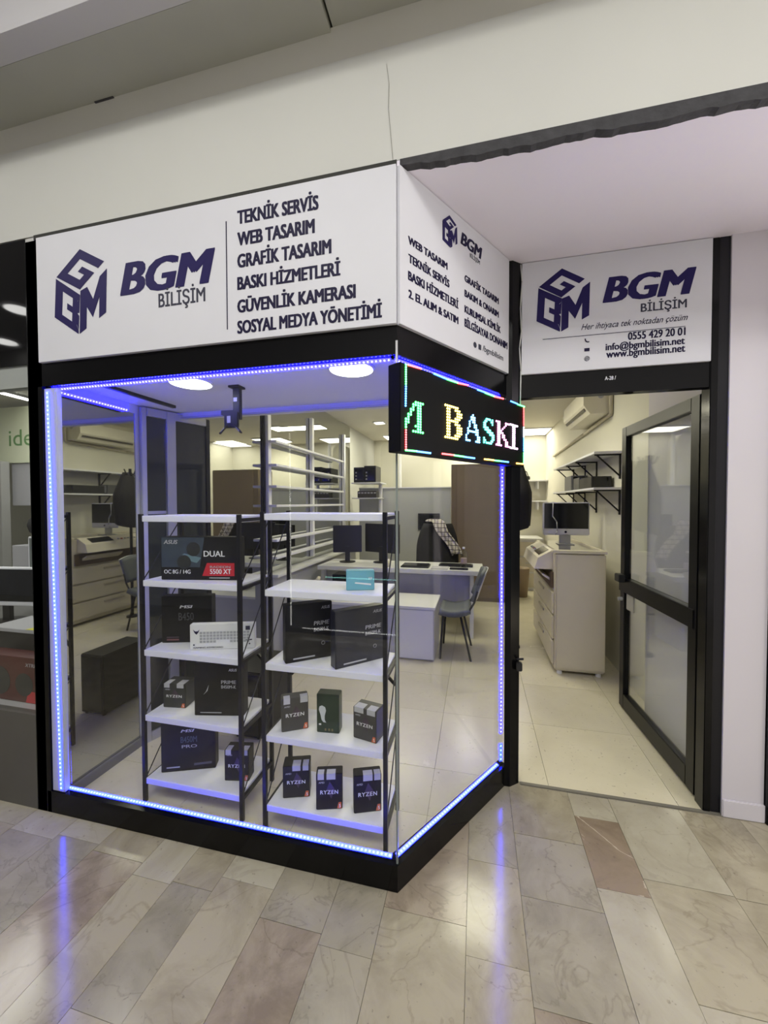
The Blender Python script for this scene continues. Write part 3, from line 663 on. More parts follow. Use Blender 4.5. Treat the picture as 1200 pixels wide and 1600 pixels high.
bt(m1, 'B450', 0.34, 0.48, 0.30, 0.16, mat('dim_print', (0.07, 0.07, 0.08), 0.4), bold=0.0)
bq(m1, [(0.10, 0.05), (0.34, 0.05), (0.34, 0.085), (0.10, 0.085)], mat('dim_red', (0.16, 0.06, 0.07), 0.5), 'print_line')
bq(m1, [(0.10, 0.11), (0.34, 0.11), (0.34, 0.13), (0.10, 0.13)], mat('dim_print2', (0.08, 0.05, 0.07), 0.5), 'print_line')
kb = carton('keyboard_box', 'white keyboard box with printed keys leaning on the black box, left rack', 'box', R1[2], (297, 1016), (398, 1013), (297, 976), 0.035, BOXWHT)
w, h = kb['_w'], kb['_h']
KEY = mat('key_print', (0.36, 0.37, 0.40), 0.5)
for r_ in range(4):
    mb = MB()
    for c_ in range(15):
        if r_ == 3 and 4 < c_ < 9: continue
        x_ = 0.15+c_*0.052; z_ = 0.62-r_*0.115
        mb.box(x_*w, (x_+0.040)*w, -0.0012, -0.0003, z_*h, (z_+0.085)*h)
    mb.build('printed_keys', KEY, kb, world=False)
mb = MB()
mb.prism([(0.05*w, -0.0004, 0.80*h), (0.08*w, -0.0004, 0.73*h), (0.12*w, -0.0004, 0.73*h), (0.15*w, -0.0004, 0.80*h), (0.13*w, -0.0004, 0.68*h), (0.10*w, -0.0004, 0.60*h), (0.07*w, -0.0004, 0.68*h)], (0, -0.0006, 0))
mb.build('bull_emblem', INK, kb, world=False)
bt(kb, 'GAMING KEYBOARD', 0.05, 0.06, 0.46, 0.06, GREYINK, bold=0.02)
for x_ in (0.06, 0.92): MB().tube((x_*w, -0.0004, 0.2*h), (x_*w, -0.0012, 0.2*h), 0.004, 12).build('round_icon', GREYINK, kb, world=False)
bq(kb, [(0.86, 0.74), (0.93, 0.74), (0.93, 0.90), (0.86, 0.90)], GREYINK, 'print_block')
bq(kb, [(0.84, 0.32), (0.96, 0.34), (0.96, 0.38), (0.84, 0.36)], INK, 'print_line')
cpu('small black processor box with red side beside the wide black box, left rack', R1[3], (255, 1105), (290, 1107), (254, 1068), 0.09, col=mat('grey_green_card', (0.025, 0.028, 0.027), 0.4), stick=((0.06, 0.30), (0.62, 0.92)))
m2 = carton('motherboard_box', 'wide black motherboard box turned square on the fourth level of the left rack', 'box', R1[3], (304, 1118), (381, 1119), (301, 1037), 0.06, BOXBLK)
bt(m2, 'ASUS', 0.70, 0.86, 0.16, 0.05, WHITEP, bold=0.02, shear=0.2)
bt(m2, 'PRIME', 0.55, 0.62, 0.30, 0.065, GREYP, bold=0.02); bt(m2, 'B450M-K', 0.55, 0.53, 0.30, 0.06, GREYP, bold=0.02)
bq(m2, [(0.12, 0.055), (0.55, 0.055), (0.55, 0.07), (0.12, 0.07)], GREYP, 'print_line')
bq(m2, [(0.18, 0.40), (0.27, 0.48), (0.30, 0.60), (0.24, 0.47)], GREYP, 'artwork')
m3 = carton('motherboard_box', 'black motherboard box at lowest level of the left rack, beside the small one', 'box', R1[4], (252, 1208), (337, 1200), (250, 1131), 0.06, BOXBLK)
bt(m3, 'MSI', 0.36, 0.79, 0.23, 0.055, WHITEP, bold=0.03, shear=0.25)
bt(m3, 'B450M', 0.36, 0.58, 0.30, 0.12, mat('dim_teal', (0.06, 0.09, 0.11), 0.4), bold=0.01)
bt(m3, 'PRO', 0.38, 0.47, 0.28, 0.06, GREYP, bold=0.01)
bq(m3, [(0.10, 0.08), (0.34, 0.08), (0.34, 0.105), (0.10, 0.105)], GREYP, 'print_line'); bq(m3, [(0.60, 0.10), (0.93, 0.11), (0.93, 0.155), (0.60, 0.145)], mat('dim_print', (0.07, 0.07, 0.08)), 'print_line')
cpu('small black processor box half hidden by the right front post of the left rack', R1[4], (351, 1220), (389, 1221), (350, 1172), 0.07, brand=0.82)
# right rack
lb = carton('small_box', 'small light blue box alone on the second level of the right rack', 'box', R2[1], (541, 923), (585, 922), (541, 892), 0.05, BOXBLU)
bt(lb, 'TP', 0.78, 0.52, 0.14, 0.14, WHITEP, bold=0.01); bq(lb, [(0.30, 0.36), (0.88, 0.25), (0.88, 0.34), (0.32, 0.42)], WHITEP, 'print_line')
m4 = carton('motherboard_box', 'black motherboard box standing behind its twin on the right rack', 'box', R2[2], (446, 1038), (519, 1025), (445, 947), 0.055, BOXBLK)
m5 = carton('motherboard_box', 'black motherboard box with bluish sheen in front of its twin, right rack', 'box', R2[2], (524, 1047), (600, 1028), (522, 957), 0.05, mat('blue_black_card', (0.014, 0.015, 0.026), 0.3, var=0.5, scale=8))
for b_ in (m4, m5):
    bt(b_, 'ASUS', 0.76, 0.88, 0.18, 0.05, GREYP, bold=0.02, shear=0.25)
    bt(b_, 'PRIME', 0.60, 0.60, 0.33, 0.07, GREYP, bold=0.02, shear=0.1); bt(b_, 'B450M-K', 0.60, 0.49, 0.33, 0.065, GREYP, bold=0.02)
    bq(b_, [(0.16, 0.05), (0.62, 0.05), (0.62, 0.075), (0.16, 0.075)], GREYP, 'print_line')
    mb = MB(); w, h = b_['_w'], b_['_h']
    for k in range(12):
        a0, a1 = k*math.pi/6, (k+1)*math.pi/6
        mb.bar((0.80*w+0.008*math.cos(a0), -0.0012, 0.27*h+0.008*math.sin(a0)), (0.80*w+0.008*math.cos(a1), -0.0012, 0.27*h+0.008*math.sin(a1)), 0.0015, 0.001)
    mb.build('round_icon', GREYP, b_, world=False)
cpu('small grey black processor box at the left end of the fourth level, right rack', R2[3], (440, 1145), (482, 1138), (439, 1094), 0.06, col=mat('grey_card', (0.045, 0.043, 0.042), 0.4, var=0.2), stick=((0.08, 0.32), (0.70, 0.98)))
mo = carton('mouse_box', 'tall dark green box with a white mouse printed on it, right rack', 'box', R2[3], (495, 1144), (530, 1147), (494, 1084), 0.055, BOXGRN)
w, h = mo['_w'], mo['_h']
mb = MB(); prof = [(0.10, 0.60), (0.13, 0.68), (0.24, 0.71), (0.38, 0.67), (0.42, 0.58), (0.36, 0.45), (0.36, 0.34), (0.42, 0.27), (0.30, 0.28), (0.22, 0.34), (0.18, 0.46)]
mb.prism([(x_*w, -0.0004, z_*h) for x_, z_ in prof], (0, -0.0008, 0)); mb.build('printed_mouse', mat('mouse_print', (0.55, 0.58, 0.6), 0.4), mo, world=False)
bq(mo, [(0.10, 0.20), (0.20, 0.20), (0.20, 0.24), (0.10, 0.24)], WHITEP, 'print_block')
for x_ in (0.36, 0.52, 0.66): bq(mo, [(x_, 0.06), (x_+0.07, 0.06), (x_+0.07, 0.12), (x_, 0.12)], mat('dim_gold', (0.16, 0.13, 0.06)), 'print_block')
cpu('small black processor box turned to show its violet side, right rack', R2[3], (552, 1152), (588, 1163), (551, 1103), 0.075, col=mat('grey_card', (0.045, 0.043, 0.042)), stick=((0.05, 0.45), (0.60, 0.95)))
cpu('small black processor box at left end of the lowest level, right rack', R2[4], (442, 1248), (484, 1245), (441, 1198), 0.075, stick=((0.36, 0.66), (0.74, 0.96)))
cpu('small black processor box in the middle of the lowest level, right rack', R2[4], (494, 1266), (535, 1264), (494, 1210), 0.055, stick=((0.06, 0.30), (0.40, 0.74)))
cpu('small black processor box at right end of the lowest level, right rack', R2[4], (553, 1272), (596, 1267), (552, 1213), 0.055, stick=((0.34, 0.68), (0.74, 0.97)))

# ---- display ceiling lamps and monitor bracket
for i, (u, v) in enumerate([(298, 596), (549, 574)]):
    c = at(u, v, z=2.1)
    t = thing('ceiling_lamp', ['round white ceiling lamp on the left above the display', 'round white ceiling lamp on the right above the display'][i], 'lamp', (c.x, c.y, 2.1), 0, 'round lamps above the display')
    MB().lathe([(0.102, 0.0), (0.106, -0.006), (0.100, -0.012)], (c.x, c.y, 2.1), 36).build('rim', SHELFW, t, smooth=True)
    MB().lathe([(0.096, -0.0125), (0.080, -0.016), (0.04, -0.018), (0.0001, -0.0185)], (c.x, c.y, 2.1), 36).build('diffuser', emis('lamp_glow', (0.93, 0.96, 1.0), 9.0), t, smooth=True)
tv = thing('monitor_bracket', 'black ceiling bracket with splayed arms hanging above the left rack', 'bracket', (-0.91, 0.36, 2.1))
MB().box(-0.945, -0.885, 0.33, 0.39, 2.09, 2.1).build('ceiling_plate', BLACKM, tv)
MB().box(-0.932, -0.892, 0.348, 0.372, 1.93, 2.09, bev=0.002).build('pole', BLACKM, tv)
MB().box(-1.0, -0.89, 0.345, 0.368, 1.955, 1.978, bev=0.002).build('cross_arm', BLACKM, tv)
MB().box(-0.975, -0.895, 0.335, 0.35, 1.885, 1.965, bev=0.003).build('head_plate', BLACKM, tv)
for sx in (-1, 1):
    MB().bar((-0.934+sx*0.02, 0.335, 1.90), (-0.934+sx*0.062, 0.33, 1.855), 0.012, 0.006).build('arm', BLACKM, tv)
    MB().bar((-0.934+sx*0.034, 0.328, 1.885), (-0.934+sx*0.054, 0.325, 1.864), 0.004, 0.003).build('slot', ALU, tv)
MB().box(-0.925, -0.905, 0.345, 0.347, 2.02, 2.04).build('sticker', WHITEP, tv)
MB().box(-0.955, -0.935, 0.332, 0.334, 1.91, 1.945).build('sticker', GREYP, tv)

# ================================================================== SHOP INTERIOR
# ceiling light panels
for i, (x_, y_, sx, sy, lb_) in enumerate([(0.18, 5.6, 0.6, 0.5, 'square ceiling light panel at the back, mirrored in the left wall'), (1.24, 5.85, 0.5, 0.6, 'bright ceiling light panel at the back seen through the doorway'), (-1.1, 5.9, 0.6, 0.5, 'ceiling light panel in the back left corner of the shop')]):
    t = thing('light_panel', lb_, 'light', (x_, y_, ZC), 0, 'ceiling light panels in the shop')
    MB().box(x_-sx/2-0.015, x_+sx/2+0.015, y_-sy/2-0.015, y_+sy/2+0.015, ZC-0.02, ZC-0.001).build('frame', SHELFW, t)
    MB().box(x_-sx/2, x_+sx/2, y_-sy/2, y_+sy/2, ZC-0.024, ZC-0.0205).build('diffuser', emis('panel_glow', (1.0, 0.95, 0.82), 5.0), t)
for i, (x_, y_) in enumerate([(-0.55, 4.45), (-1.19, 4.5), (0.4, 2.7)]):
    t = thing('downlight', ['small square downlight in the shop ceiling right of the mirrored shelves', 'small square downlight nearest the mirrored shelves', 'small square downlight over the counter by the door'][i], 'light', (x_, y_, ZC))
    MB().box(x_-0.09, x_+0.09, y_-0.09, y_+0.09, ZC-0.012, ZC-0.001).build('frame', SHELFW, t)
    MB().box(x_-0.07, x_+0.07, y_-0.07, y_+0.07, ZC-0.015, ZC-0.0125).build('diffuser', emis('panel_glow', (1.0, 0.95, 0.82), 5.0), t)

# white shelving on the mirrored wall
sh = thing('wall_shelving', 'white open shelving along the mirrored left wall', 'shelving', (XL, 3.3, 0))
for y_ in (2.05, 3.1, 4.3): MB().box(XL+0.005, XL+0.045, y_-0.03, y_+0.03, 0.83, 2.55, bev=0.003).build('upright', SHELFW, sh)
for z in (2.10, 1.87, 1.66, 1.47, 1.13, 0.96):
    MB().box(XL+0.045, XL+0.13, 2.02, 4.0, z-0.012, z+0.012, bev=0.003).build('shelf', SHELFW, sh)
MB().box(XL+0.001, XL+0.15, 2.0, 4.65, 0.77, 0.80, bev=0.004).build('sill', WHITELAM, sh)
MB().box(XL+0.001, XL+0.10, 2.0, 4.65, 0.0, 0.77).build('lower_panel', GREYPAN, sh)
# black boxes and parts on a corner shelf
cs = thing('corner_shelf', 'white corner shelf holding black boxes above the grey partition', 'shelf', (-1.4, 4.5, 1.8))
MB().box(XL+0.15, -1.12, 4.28, 4.67, 1.79, 1.81, bev=0.003).build('board', SHELFW, cs)
MB().box(XL+0.15, -1.16, 4.30, 4.67, 1.56, 1.575, bev=0.003).build('lower_board', SHELFW, cs)
MB().tube((-1.2, 4.6, 1.30), (-1.2, 4.6, 1.79), 0.03, 14).build('support_tube', SHELFW, cs)
for i, (xa, xb, h_) in enumerate([(-1.55, -1.39, 0.23), (-1.385, -1.20, 0.25)]):
    t = thing('computer_case', ['black computer case on the corner shelf, nearer the mirror', 'black computer case on the corner shelf, right of its neighbour'][i], 'computer', (xa, 4.3, 1.8105))
    MB().box(xa, xb, 4.30, 4.62, 1.811, 1.811+h_, bev=0.004).build('case', BLACKP, t)
    MB().box(xa+0.02, xb-0.02, 4.296, 4.3, 1.84, 1.83+h_*0.8).build('front_panel', SCREEN, t)
    for k in range(3): MB().box(xa+0.03, xa+0.05, 4.293, 4.296, 1.85+k*0.05, 1.87+k*0.05).build('light', GREYP, t)
t = thing('router', 'row of dark electronic units on the lower board of the corner shelf', 'electronics', (-1.4, 4.33, 1.576))
MB().box(-1.50, -1.20, 4.33, 4.5, 1.576, 1.68, bev=0.004).build('case', mat('dark_brown_unit', (0.05, 0.045, 0.04), 0.5), t)
for k in range(6): MB().box(-1.49+k*0.05, -1.455+k*0.05, 4.326, 4.33, 1.64, 1.66).build('socket', GREYP, t)

# grey partition, brown cupboard at the back
struct('wall_partition', MB().box(XL+0.15, -0.10, 4.70, 4.74, 0.0, 1.73), plaster('partition_grey', (0.46, 0.47, 0.46), stain=0.03))
struct('trim_11', MB().box(XL+0.15, -0.10, 4.69, 4.75, 1.73, 1.745), SHELFW)
bw = thing('cupboard', 'tall brown cupboard between the grey partition and the door post', 'cupboard', (0.35, 4.9, 0))
MB().box(-0.09, 0.80, 4.62, 5.1, 0.0, 2.08, bev=0.003).build('carcass', BROWN, bw)
MB().box(0.0, 0.80, 4.605, 4.62, 0.06, 2.07, bev=0.002).build('side_panel', mat('brown_panel', (0.20, 0.15, 0.10), 0.5, var=0.1, scale=4), bw)
dk = thing('vent_duct', 'pale round-topped ventilation duct above the grey partition', 'duct', (-1.27, 5.6, 0))
mb = MB(); prof = [(-0.15, 0.0), (0.15, 0.0), (0.15, 2.45)]+[(0.15*math.cos(a*math.pi/10), 2.45+0.15*math.sin(a*math.pi/10)) for a in range(1, 10)]+[(-0.15, 2.45)]
mb.prism([(-1.27+a, 5.5, b) for a, b in prof], (0, 0.25, 0)); mb.build('duct_body', plaster('duct_paint', (0.62, 0.60, 0.5)), dk)
MB().tube((-1.06, 5.5, 1.5), (-1.06, 5.5, 2.6), 0.03, 14).build('pipe', SHELFW, dk)
# small dark screen on the partition
sc = thing('wall_screen', 'small dark screen on the grey partition behind the office chair', 'screen', (-0.42, 4.69, 1.1))
MB().box(-0.61, -0.27, 4.66, 4.698, 1.07, 1.33, bev=0.004).build('casing', BLACKP, sc); MB().box(-0.59, -0.29, 4.657, 4.66, 1.09, 1.31).build('display', SCREEN, sc)

# desk with return
dsk = thing('desk', 'white office desk with laptop and papers facing the display', 'desk', (-0.5, 3.2, 0))
MB().box(-1.55, 0.36, 2.88, 3.45, 0.705, 0.755, bev=0.003).build('desktop', WHITELAM, dsk)
MB().box(-1.50, 0.26, 2.98, 3.0, 0.28, 0.705).build('modesty_panel', GREYPAN, dsk)
MB().box(0.22, 0.26, 2.92, 3.40, 0.0, 0.705).build('leg_panel', WHITELAM, dsk)
MB().box(-1.52, -1.48, 2.92, 3.40, 0.0, 0.705).build('leg_panel', WHITELAM, dsk)
rt = thing('side_table', 'low white side table in front of the white desk', 'table', (-0.6, 2.45, 0))
MB().box(-1.58, -0.085, 2.2, 2.74, 0.49, 0.515, bev=0.003).build('table_top', WHITELAM, rt)
MB().box(-1.56, -0.095, 2.21, 2.73, 0.01, 0.49, bev=0.002).build('carcass', GREYPAN, rt)
MB().box(-0.425, -0.105, 2.204, 2.21, 0.02, 0.48).build('drawer_front', WHITELAM, rt)

def monitor(label, x, y_, z, w, h, rz, frame=BLACKP, face=SCREEN, chin=0.0, group=None):
    t = thing('monitor', label, 'monitor', (x, y_, z), rz, group)
    MB().box(-w/2, w/2, -0.02, 0.02, 0.12, 0.12+h, bev=0.005).build('casing', frame, t, world=False)
    MB().box(-w/2+0.012, w/2-0.012, -0.0225, -0.02, 0.132+chin, 0.108+h).build('display', face, t, world=False)
    MB().box(-0.03, 0.03, 0.0, 0.03, 0.01, 0.2, bev=0.003).build('neck', BLACKP, t, world=False)
    MB().lathe([(0.10, 0.0), (0.10, 0.008), (0.08, 0.012)], (0, 0.02, 0.0005), 24).build('foot', BLACKP, t, world=False)
    return t
monitor('black monitor seen from behind at the left end of the desk', -1.30, 3.25, 0.7555, 0.36, 0.34, math.radians(200))
monitor('large black monitor on the desk beside the rack post', -0.86, 3.30, 0.7555, 0.50, 0.36, math.radians(160))
# laptop, papers, keyboard, bottle, clutter on the desk
lp = thing('laptop', 'closed dark laptop lying at the left of the white papers on the desk', 'laptop', (-0.42, 3.05, 0.7555))
MB().box(-0.56, -0.24, 2.96, 3.18, 0.756, 0.772, bev=0.003).build('base', BLACKP, lp); MB().box(-0.55, -0.25, 2.965, 3.175, 0.7725, 0.780, bev=0.002).build('lid', SCREEN, lp)
tag(MB().box(-0.21, -0.02, 2.92, 3.10, 0.756, 0.764, bev=0.001).build('notebook', mat('lilac_cover', (0.45, 0.44, 0.48), 0.5)), 'pale closed notebook lying near the desk edge', 'notebook')
kbd = thing('keyboard', 'black keyboard lying behind the pale notebook on the desk', 'keyboard', (0.05, 3.15, 0.7555))
MB().box(-0.14, 0.25, 3.12, 3.26, 0.756, 0.776, bev=0.004).build('body', BLACKP, kbd)
for k in range(4): MB().box(-0.12, 0.23, 3.132+k*0.03, 3.154+k*0.03, 0.7762, 0.7815).build('key_row', BLACKM, kbd)
bo = thing('water_bottle', 'clear plastic water bottle standing on the desk', 'bottle', (0.15, 3.02, 0.7555))
MB().lathe([(0.032, 0.0), (0.035, 0.01), (0.035, 0.15), (0.028, 0.19), (0.013, 0.215), (0.013, 0.225)], (0.15, 3.02, 0.756), 20).build('bottle_body', glass('bottle_plastic', (0.86, 0.87, 0.86)), bo, smooth=True)
MB().tube((0.15, 3.02, 0.982), (0.15, 3.02, 1.0), 0.015, 14).build('cap', WHITEP, bo)
MB().lathe([(0.0355, 0.06), (0.0355, 0.12)], (0.15, 3.02, 0.756), 20).build('label', mat('bottle_label', (0.4, 0.3, 0.3), 0.5), bo)
tr = tag(MB().box(0.0, 0.2, 2.93, 3.0, 0.756, 0.772, bev=0.003).build('tray', BLACKP), 'flat black tray beside the water bottle on the desk', 'tray')
tag(MB().lathe([(0.03, 0), (0.034, 0.09), (0.030, 0.09), (0.027, 0.006)], (-0.72, 2.97, 0.756), 18).build('cup', mat('cream_cup', (0.7, 0.66, 0.5), 0.4), smooth=True), 'small cream cup on the desk near the rack post', 'cup')
tag(MB().box(-1.2, -0.98, 2.45, 2.65, 0.516, 0.74, bev=0.003).build('black_carton', BOXBLK), 'plain black carton standing on the low side table', 'box')
mb = MB()
for k in range(7):
    a = random.random()*6; c = Vector((-1.42+random.uniform(-0.1, 0.1), 2.5+random.uniform(-0.06, 0.06), 0.555+random.uniform(0, 0.08)))
    mb.tube(c, c+Vector((math.cos(a)*0.09, math.sin(a)*0.05, random.uniform(-0.015, 0.05))), 0.03, 8, 0.02)
tag(mb.build('cable_bundle', mat('cream_bundle', (0.62, 0.58, 0.46), 0.6), smooth=True), 'bundle of cream plugs and cables on the low side table', 'cables', kind=None)

# office chair with black coat and plaid scarf
oc = thing('office_chair', 'black high back office chair behind the desk', 'chair', (-0.2, 3.75, 0))
def backfn(u, v):
    wv = 0.27*(0.55+0.45*math.sin(min(1, (1-v)*1.6+0.15)*math.pi/2)); return Vector((-0.22+(u-0.5)*2*wv, 3.72+0.05*(2*u-1)**2+0.10*v, 0.55+v*0.66))
MB().grid(backfn, 9, 10).build('backrest', CLOTHB, oc, smooth=True, solid=0.07)
MB().box(-0.48, 0.04, 3.70, 4.15, 0.44, 0.53, bev=0.03).build('seat', CLOTHB, oc)
MB().tube((-0.22, 3.92, 0.08), (-0.22, 3.92, 0.44), 0.025, 12).build('gas_column', CHROME, oc)
for k in range(5):
    a = k*2*math.pi/5+0.3; e = Vector((-0.22+0.27*math.cos(a), 3.92+0.27*math.sin(a), 0.05))
    MB().bar((-0.22, 3.92, 0.10), e+Vector((0, 0, 0.03)), 0.035, 0.02).tube(e+Vector((-0.012, 0, -0.02)), e+Vector((0.012, 0, -0.02)), 0.03, 12).build('base_arm', BLACKP, oc)
# plaid scarf: cloth strip over the right shoulder of the chair
pm = bpy.data.materials.new('plaid_cloth'); pm.use_nodes = True; nt = pm.node_tree; bs = nt.nodes['Principled BSDF']; bs.inputs['Roughness'].default_value = 0.9
uvn = nt.nodes.new('ShaderNodeTexCoord'); wv1 = nt.nodes.new('ShaderNodeTexWave'); wv1.inputs['Scale'].default_value = 5.5; wv1.bands_direction = 'Z'
wv2 = nt.nodes.new('ShaderNodeTexWave'); wv2.inputs['Scale'].default_value = 7.0; wv2.bands_direction = 'X'
mxx = nt.nodes.new('ShaderNodeMath'); mxx.operation = 'MAXIMUM'; rp = nt.nodes.new('ShaderNodeValToRGB')
rp.color_ramp.elements[0].position = 0.90; rp.color_ramp.elements[0].color = (0.62, 0.57, 0.5, 1); rp.color_ramp.elements[1].position = 0.98; rp.color_ramp.elements[1].color = (0.05, 0.035, 0.04, 1)
nt.links.new(uvn.outputs['Object'], wv1.inputs['Vector']); nt.links.new(uvn.outputs['Object'], wv2.inputs['Vector'])
nt.links.new(wv1.outputs['Fac'], mxx.inputs[0]); nt.links.new(wv2.outputs['Fac'], mxx.inputs[1]); nt.links.new(mxx.outputs[0], rp.inputs[0]); nt.links.new(rp.outputs[0], bs.inputs['Base Color'])
def scf(u, v):
    t = v; x = -0.30+0.34*t + (u-0.5)*0.17*(1-0.2*t); z = 1.28-0.03*(2*u-1)**2 - 0.50*max(0, t-0.25)**1.2*1.25
    return Vector((x+0.02*math.sin(t*9), 3.70-0.06*math.sin(min(1, t*1.4)*math.pi)+0.10*(1-t)*(1-t)+0.02*math.sin(u*11), z))
tag(MB().grid(scf, 10, 18).build('plaid_scarf', pm, smooth=True, solid=0.012), 'pale plaid scarf draped over the black office chair', 'scarf')
# visitor chair
vc = thing('visitor_chair', 'grey upholstered visitor chair with black legs beside the white desk', 'chair', (0.0, 2.55, 0))
def seatfn(u, v): return Vector((-0.06+u*0.29, 2.30+v*0.42, 0.45-0.03*math.sin(u*math.pi)+0.02*u))
MB().grid(seatfn, 9, 7).build('seat', CHAIRF, vc, smooth=True, solid=0.05)
def vbk(u, v): return Vector((0.25+0.10*v, 2.33+u*0.38, 0.56+v*0.30-0.03*(2*u-1)**2*v)) + Vector((0.03*math.sin(u*math.pi), 0, 0))
MB().grid(vbk, 9, 8).build('backrest', CHAIRF, vc, smooth=True, solid=0.035)
MB().grid(lambda u, v: vbk(u, v)+Vector((0.022, 0, 0.0)), 9, 8).build('back_shell', mat('grey_shell', (0.55, 0.55, 0.55), 0.35), vc, smooth=True, solid=0.006)
for y_, s_ in ((2.33, 1), (2.69, -1)):
    MB().path([(-0.02, y_, 0.43), (-0.05, y_-0.03*s_, 0.0)], 0.011).build('leg', BLACKM, vc, smooth=True)
    MB().path([(0.14, y_, 0.43), (0.24, y_-0.03*s_, 0.0)], 0.011).build('leg', BLACKM, vc, smooth=True)
    MB().path([(-0.04, y_, 0.425), (0.20, y_, 0.43), (0.27, y_, 0.55), (0.30, y_, 0.66)], 0.010).build('frame_tube', BLACKM, vc, smooth=True)

# black computer tower on the floor behind the left rack
tw = thing('computer_tower', 'black computer tower standing on the floor behind the left rack', 'computer', (-1.11, 0.94, 0))
MB().box(-1.22, -1.02, 0.74, 1.12, 0.012, 0.43, bev=0.006).build('case', BOXBLK, tw)
for a, b in ((-1.2, 0.76), (-1.05, 0.76), (-1.2, 1.09), (-1.05, 1.09)): MB().tube((a, b, 0.0005), (a, b, 0.013), 0.012, 10).build('foot', BLACKM, tw)
MB().box(-1.20, -1.04, 0.736, 0.74, 0.03, 0.41).build('front_panel', SCREEN, tw)

# coat on a stand beside the door post
st = thing('coat_stand', 'dark coat stand just inside the door, mostly behind the post', 'coat stand', (0.66, 2.78, 0))
MB().tube((0.66, 2.78, 0.02), (0.66, 2.78, 1.95), 0.018, 12).build('pole', BLACKM, st)
MB().lathe([(0.07, 0.0), (0.07, 0.02), (0.03, 0.03)], (0.66, 2.78, 0.0005), 24).build('foot', BLACKM, st)
for a in (0, 1.57, 3.14, 4.71): MB().path([(0.66, 2.78, 1.86), (0.66+0.06*math.cos(a), 2.78+0.06*math.sin(a), 1.88), (0.66+0.09*math.cos(a), 2.78+0.09*math.sin(a), 1.94)], 0.008).build('hook', BLACKM, st)
def coatfn(u, v):
    a = u*2*math.pi; wv = 0.05+0.09*min(1, v*2.2)+0.02*math.sin(v*3)
    return Vector((0.70+wv*math.cos(a)*(0.8+0.1*math.sin(5*a)), 2.78+wv*math.sin(a)*1.1, 1.90-v*0.68+0.04*math.cos(a)*v))
tag(MB().grid(coatfn, 22, 14).build('coat', CLOTHB, smooth=True, solid=0.012), 'black coat hanging on the stand inside the door', 'coat')

# photocopier by the right wall
cp = thing('photocopier', 'large beige photocopier standing inside the open door', 'photocopier', (1.15, 2.8, 0))
MB().box(0.955, 1.355, 2.18, 3.40, 0.035, 1.06, bev=0.012).build('body', BEIGE, cp)
MB().box(0.965, 1.345, 2.168, 2.18, 0.06, 1.05, bev=0.004).build('side_panel', BEIGE, cp)
MB().box(0.99, 1.33, 2.26, 3.30, 1.06, 1.068).build('scanner_glass', mat('scanner_glass', (0.05, 0.04, 0.035), 0.08, coat=1.0), cp)
MB().box(0.93, 1.36, 2.17, 2.25, 1.06, 1.085, bev=0.004).box(1.33, 1.36, 2.25, 3.40, 1.06, 1.085, bev=0.004).build('rim', mat('beige_light', (0.68, 0.63, 0.5), 0.4), cp)
MB().prism([(0.955, 2.30, 1.075), (0.83, 2.30, 1.00), (0.80, 2.30, 0.90), (0.955, 2.30, 0.90)], (0, 0.85, 0)).build('control_panel', mat('beige_light', (0.68, 0.63, 0.5), 0.4), cp)
MB().prism([(0.935, 2.4, 1.066), (0.85, 2.4, 1.015), (0.85, 2.4, 1.013), (0.935, 2.4, 1.062)], (0, 0.3, 0.0025)).build('touch_screen', SCREEN, cp)
for k in range(6): MB().tube((0.87, 2.78+k*0.05, 1.025), (0.868, 2.78+k*0.05, 1.036), 0.012, 10).build('button', [GREYP, REDP, GREYP, GREYP, GREYP, GREYP][k], cp)
MB().box(0.935, 0.956, 2.26, 3.3, 0.74, 0.88).build('paper_exit', mat('brown_dark', (0.10, 0.065, 0.04), 0.5), cp)
MB().prism([(0.955, 2.34, 0.78), (0.87, 2.34, 0.84), (0.865, 2.34, 0.86), (0.955, 2.34, 0.81)], (0, 0.5, 0)).build('output_tray', BEIGE, cp)
for k, (za, zb) in enumerate([(0.52, 0.71), (0.30, 0.50), (0.08, 0.28)]):
    dr = MB().box(0.935, 0.956, 2.22, 3.34, za, zb, bev=0.006).build('paper_drawer', BEIGE, cp)
    MB().box(0.925, 0.936, 2.62, 2.92, zb-0.06, zb-0.035, bev=0.003).build('drawer_grip', mat('beige_shadow', (0.42, 0.38, 0.29), 0.5), dr)
for a, b in ((1.0, 2.22), (1.31, 2.22), (1.0, 3.34), (1.31, 3.34)): MB().tube((a, b, 0.0005), (a, b, 0.036), 0.022, 12).build('foot', WHITEP, cp)
# white computer standing on the photocopier
im = thing('desktop_computer', 'white framed all-in-one computer standing on the beige photocopier', 'computer', (1.17, 2.85, 1.0685))
MB().box(0.955, 1.395, 2.85, 2.885, 1.165, 1.50, bev=0.008).build('casing', WHITEP, im)
MB().box(0.967, 1.383, 2.8485, 2.8502, 1.232, 1.49).build('display', SCREEN, im)
MB().tube((1.172, 2.8485, 1.198), (1.172, 2.85, 1.198), 0.012, 18).build('emblem', INK, im)
MB().box(1.12, 1.23, 2.90, 2.92, 1.075, 1.22, bev=0.002).build('stand_neck', ALU, im)
MB().box(1.10, 1.25, 2.82, 2.97, 1.0685, 1.076, bev=0.002).build('stand_foot', ALU, im)
MB().path([(1.05, 2.90, 1.505), (1.05, 2.842, 1.50), (1.045, 2.840, 1.36), (1.085, 2.840, 1.30), (1.09, 2.84, 1.21), (1.07, 2.842, 1.165)], 0.005).build('white_cable', mat('white_cable', (0.6, 0.6, 0.58)), im, smooth=True, label='pale cable hanging over the display')
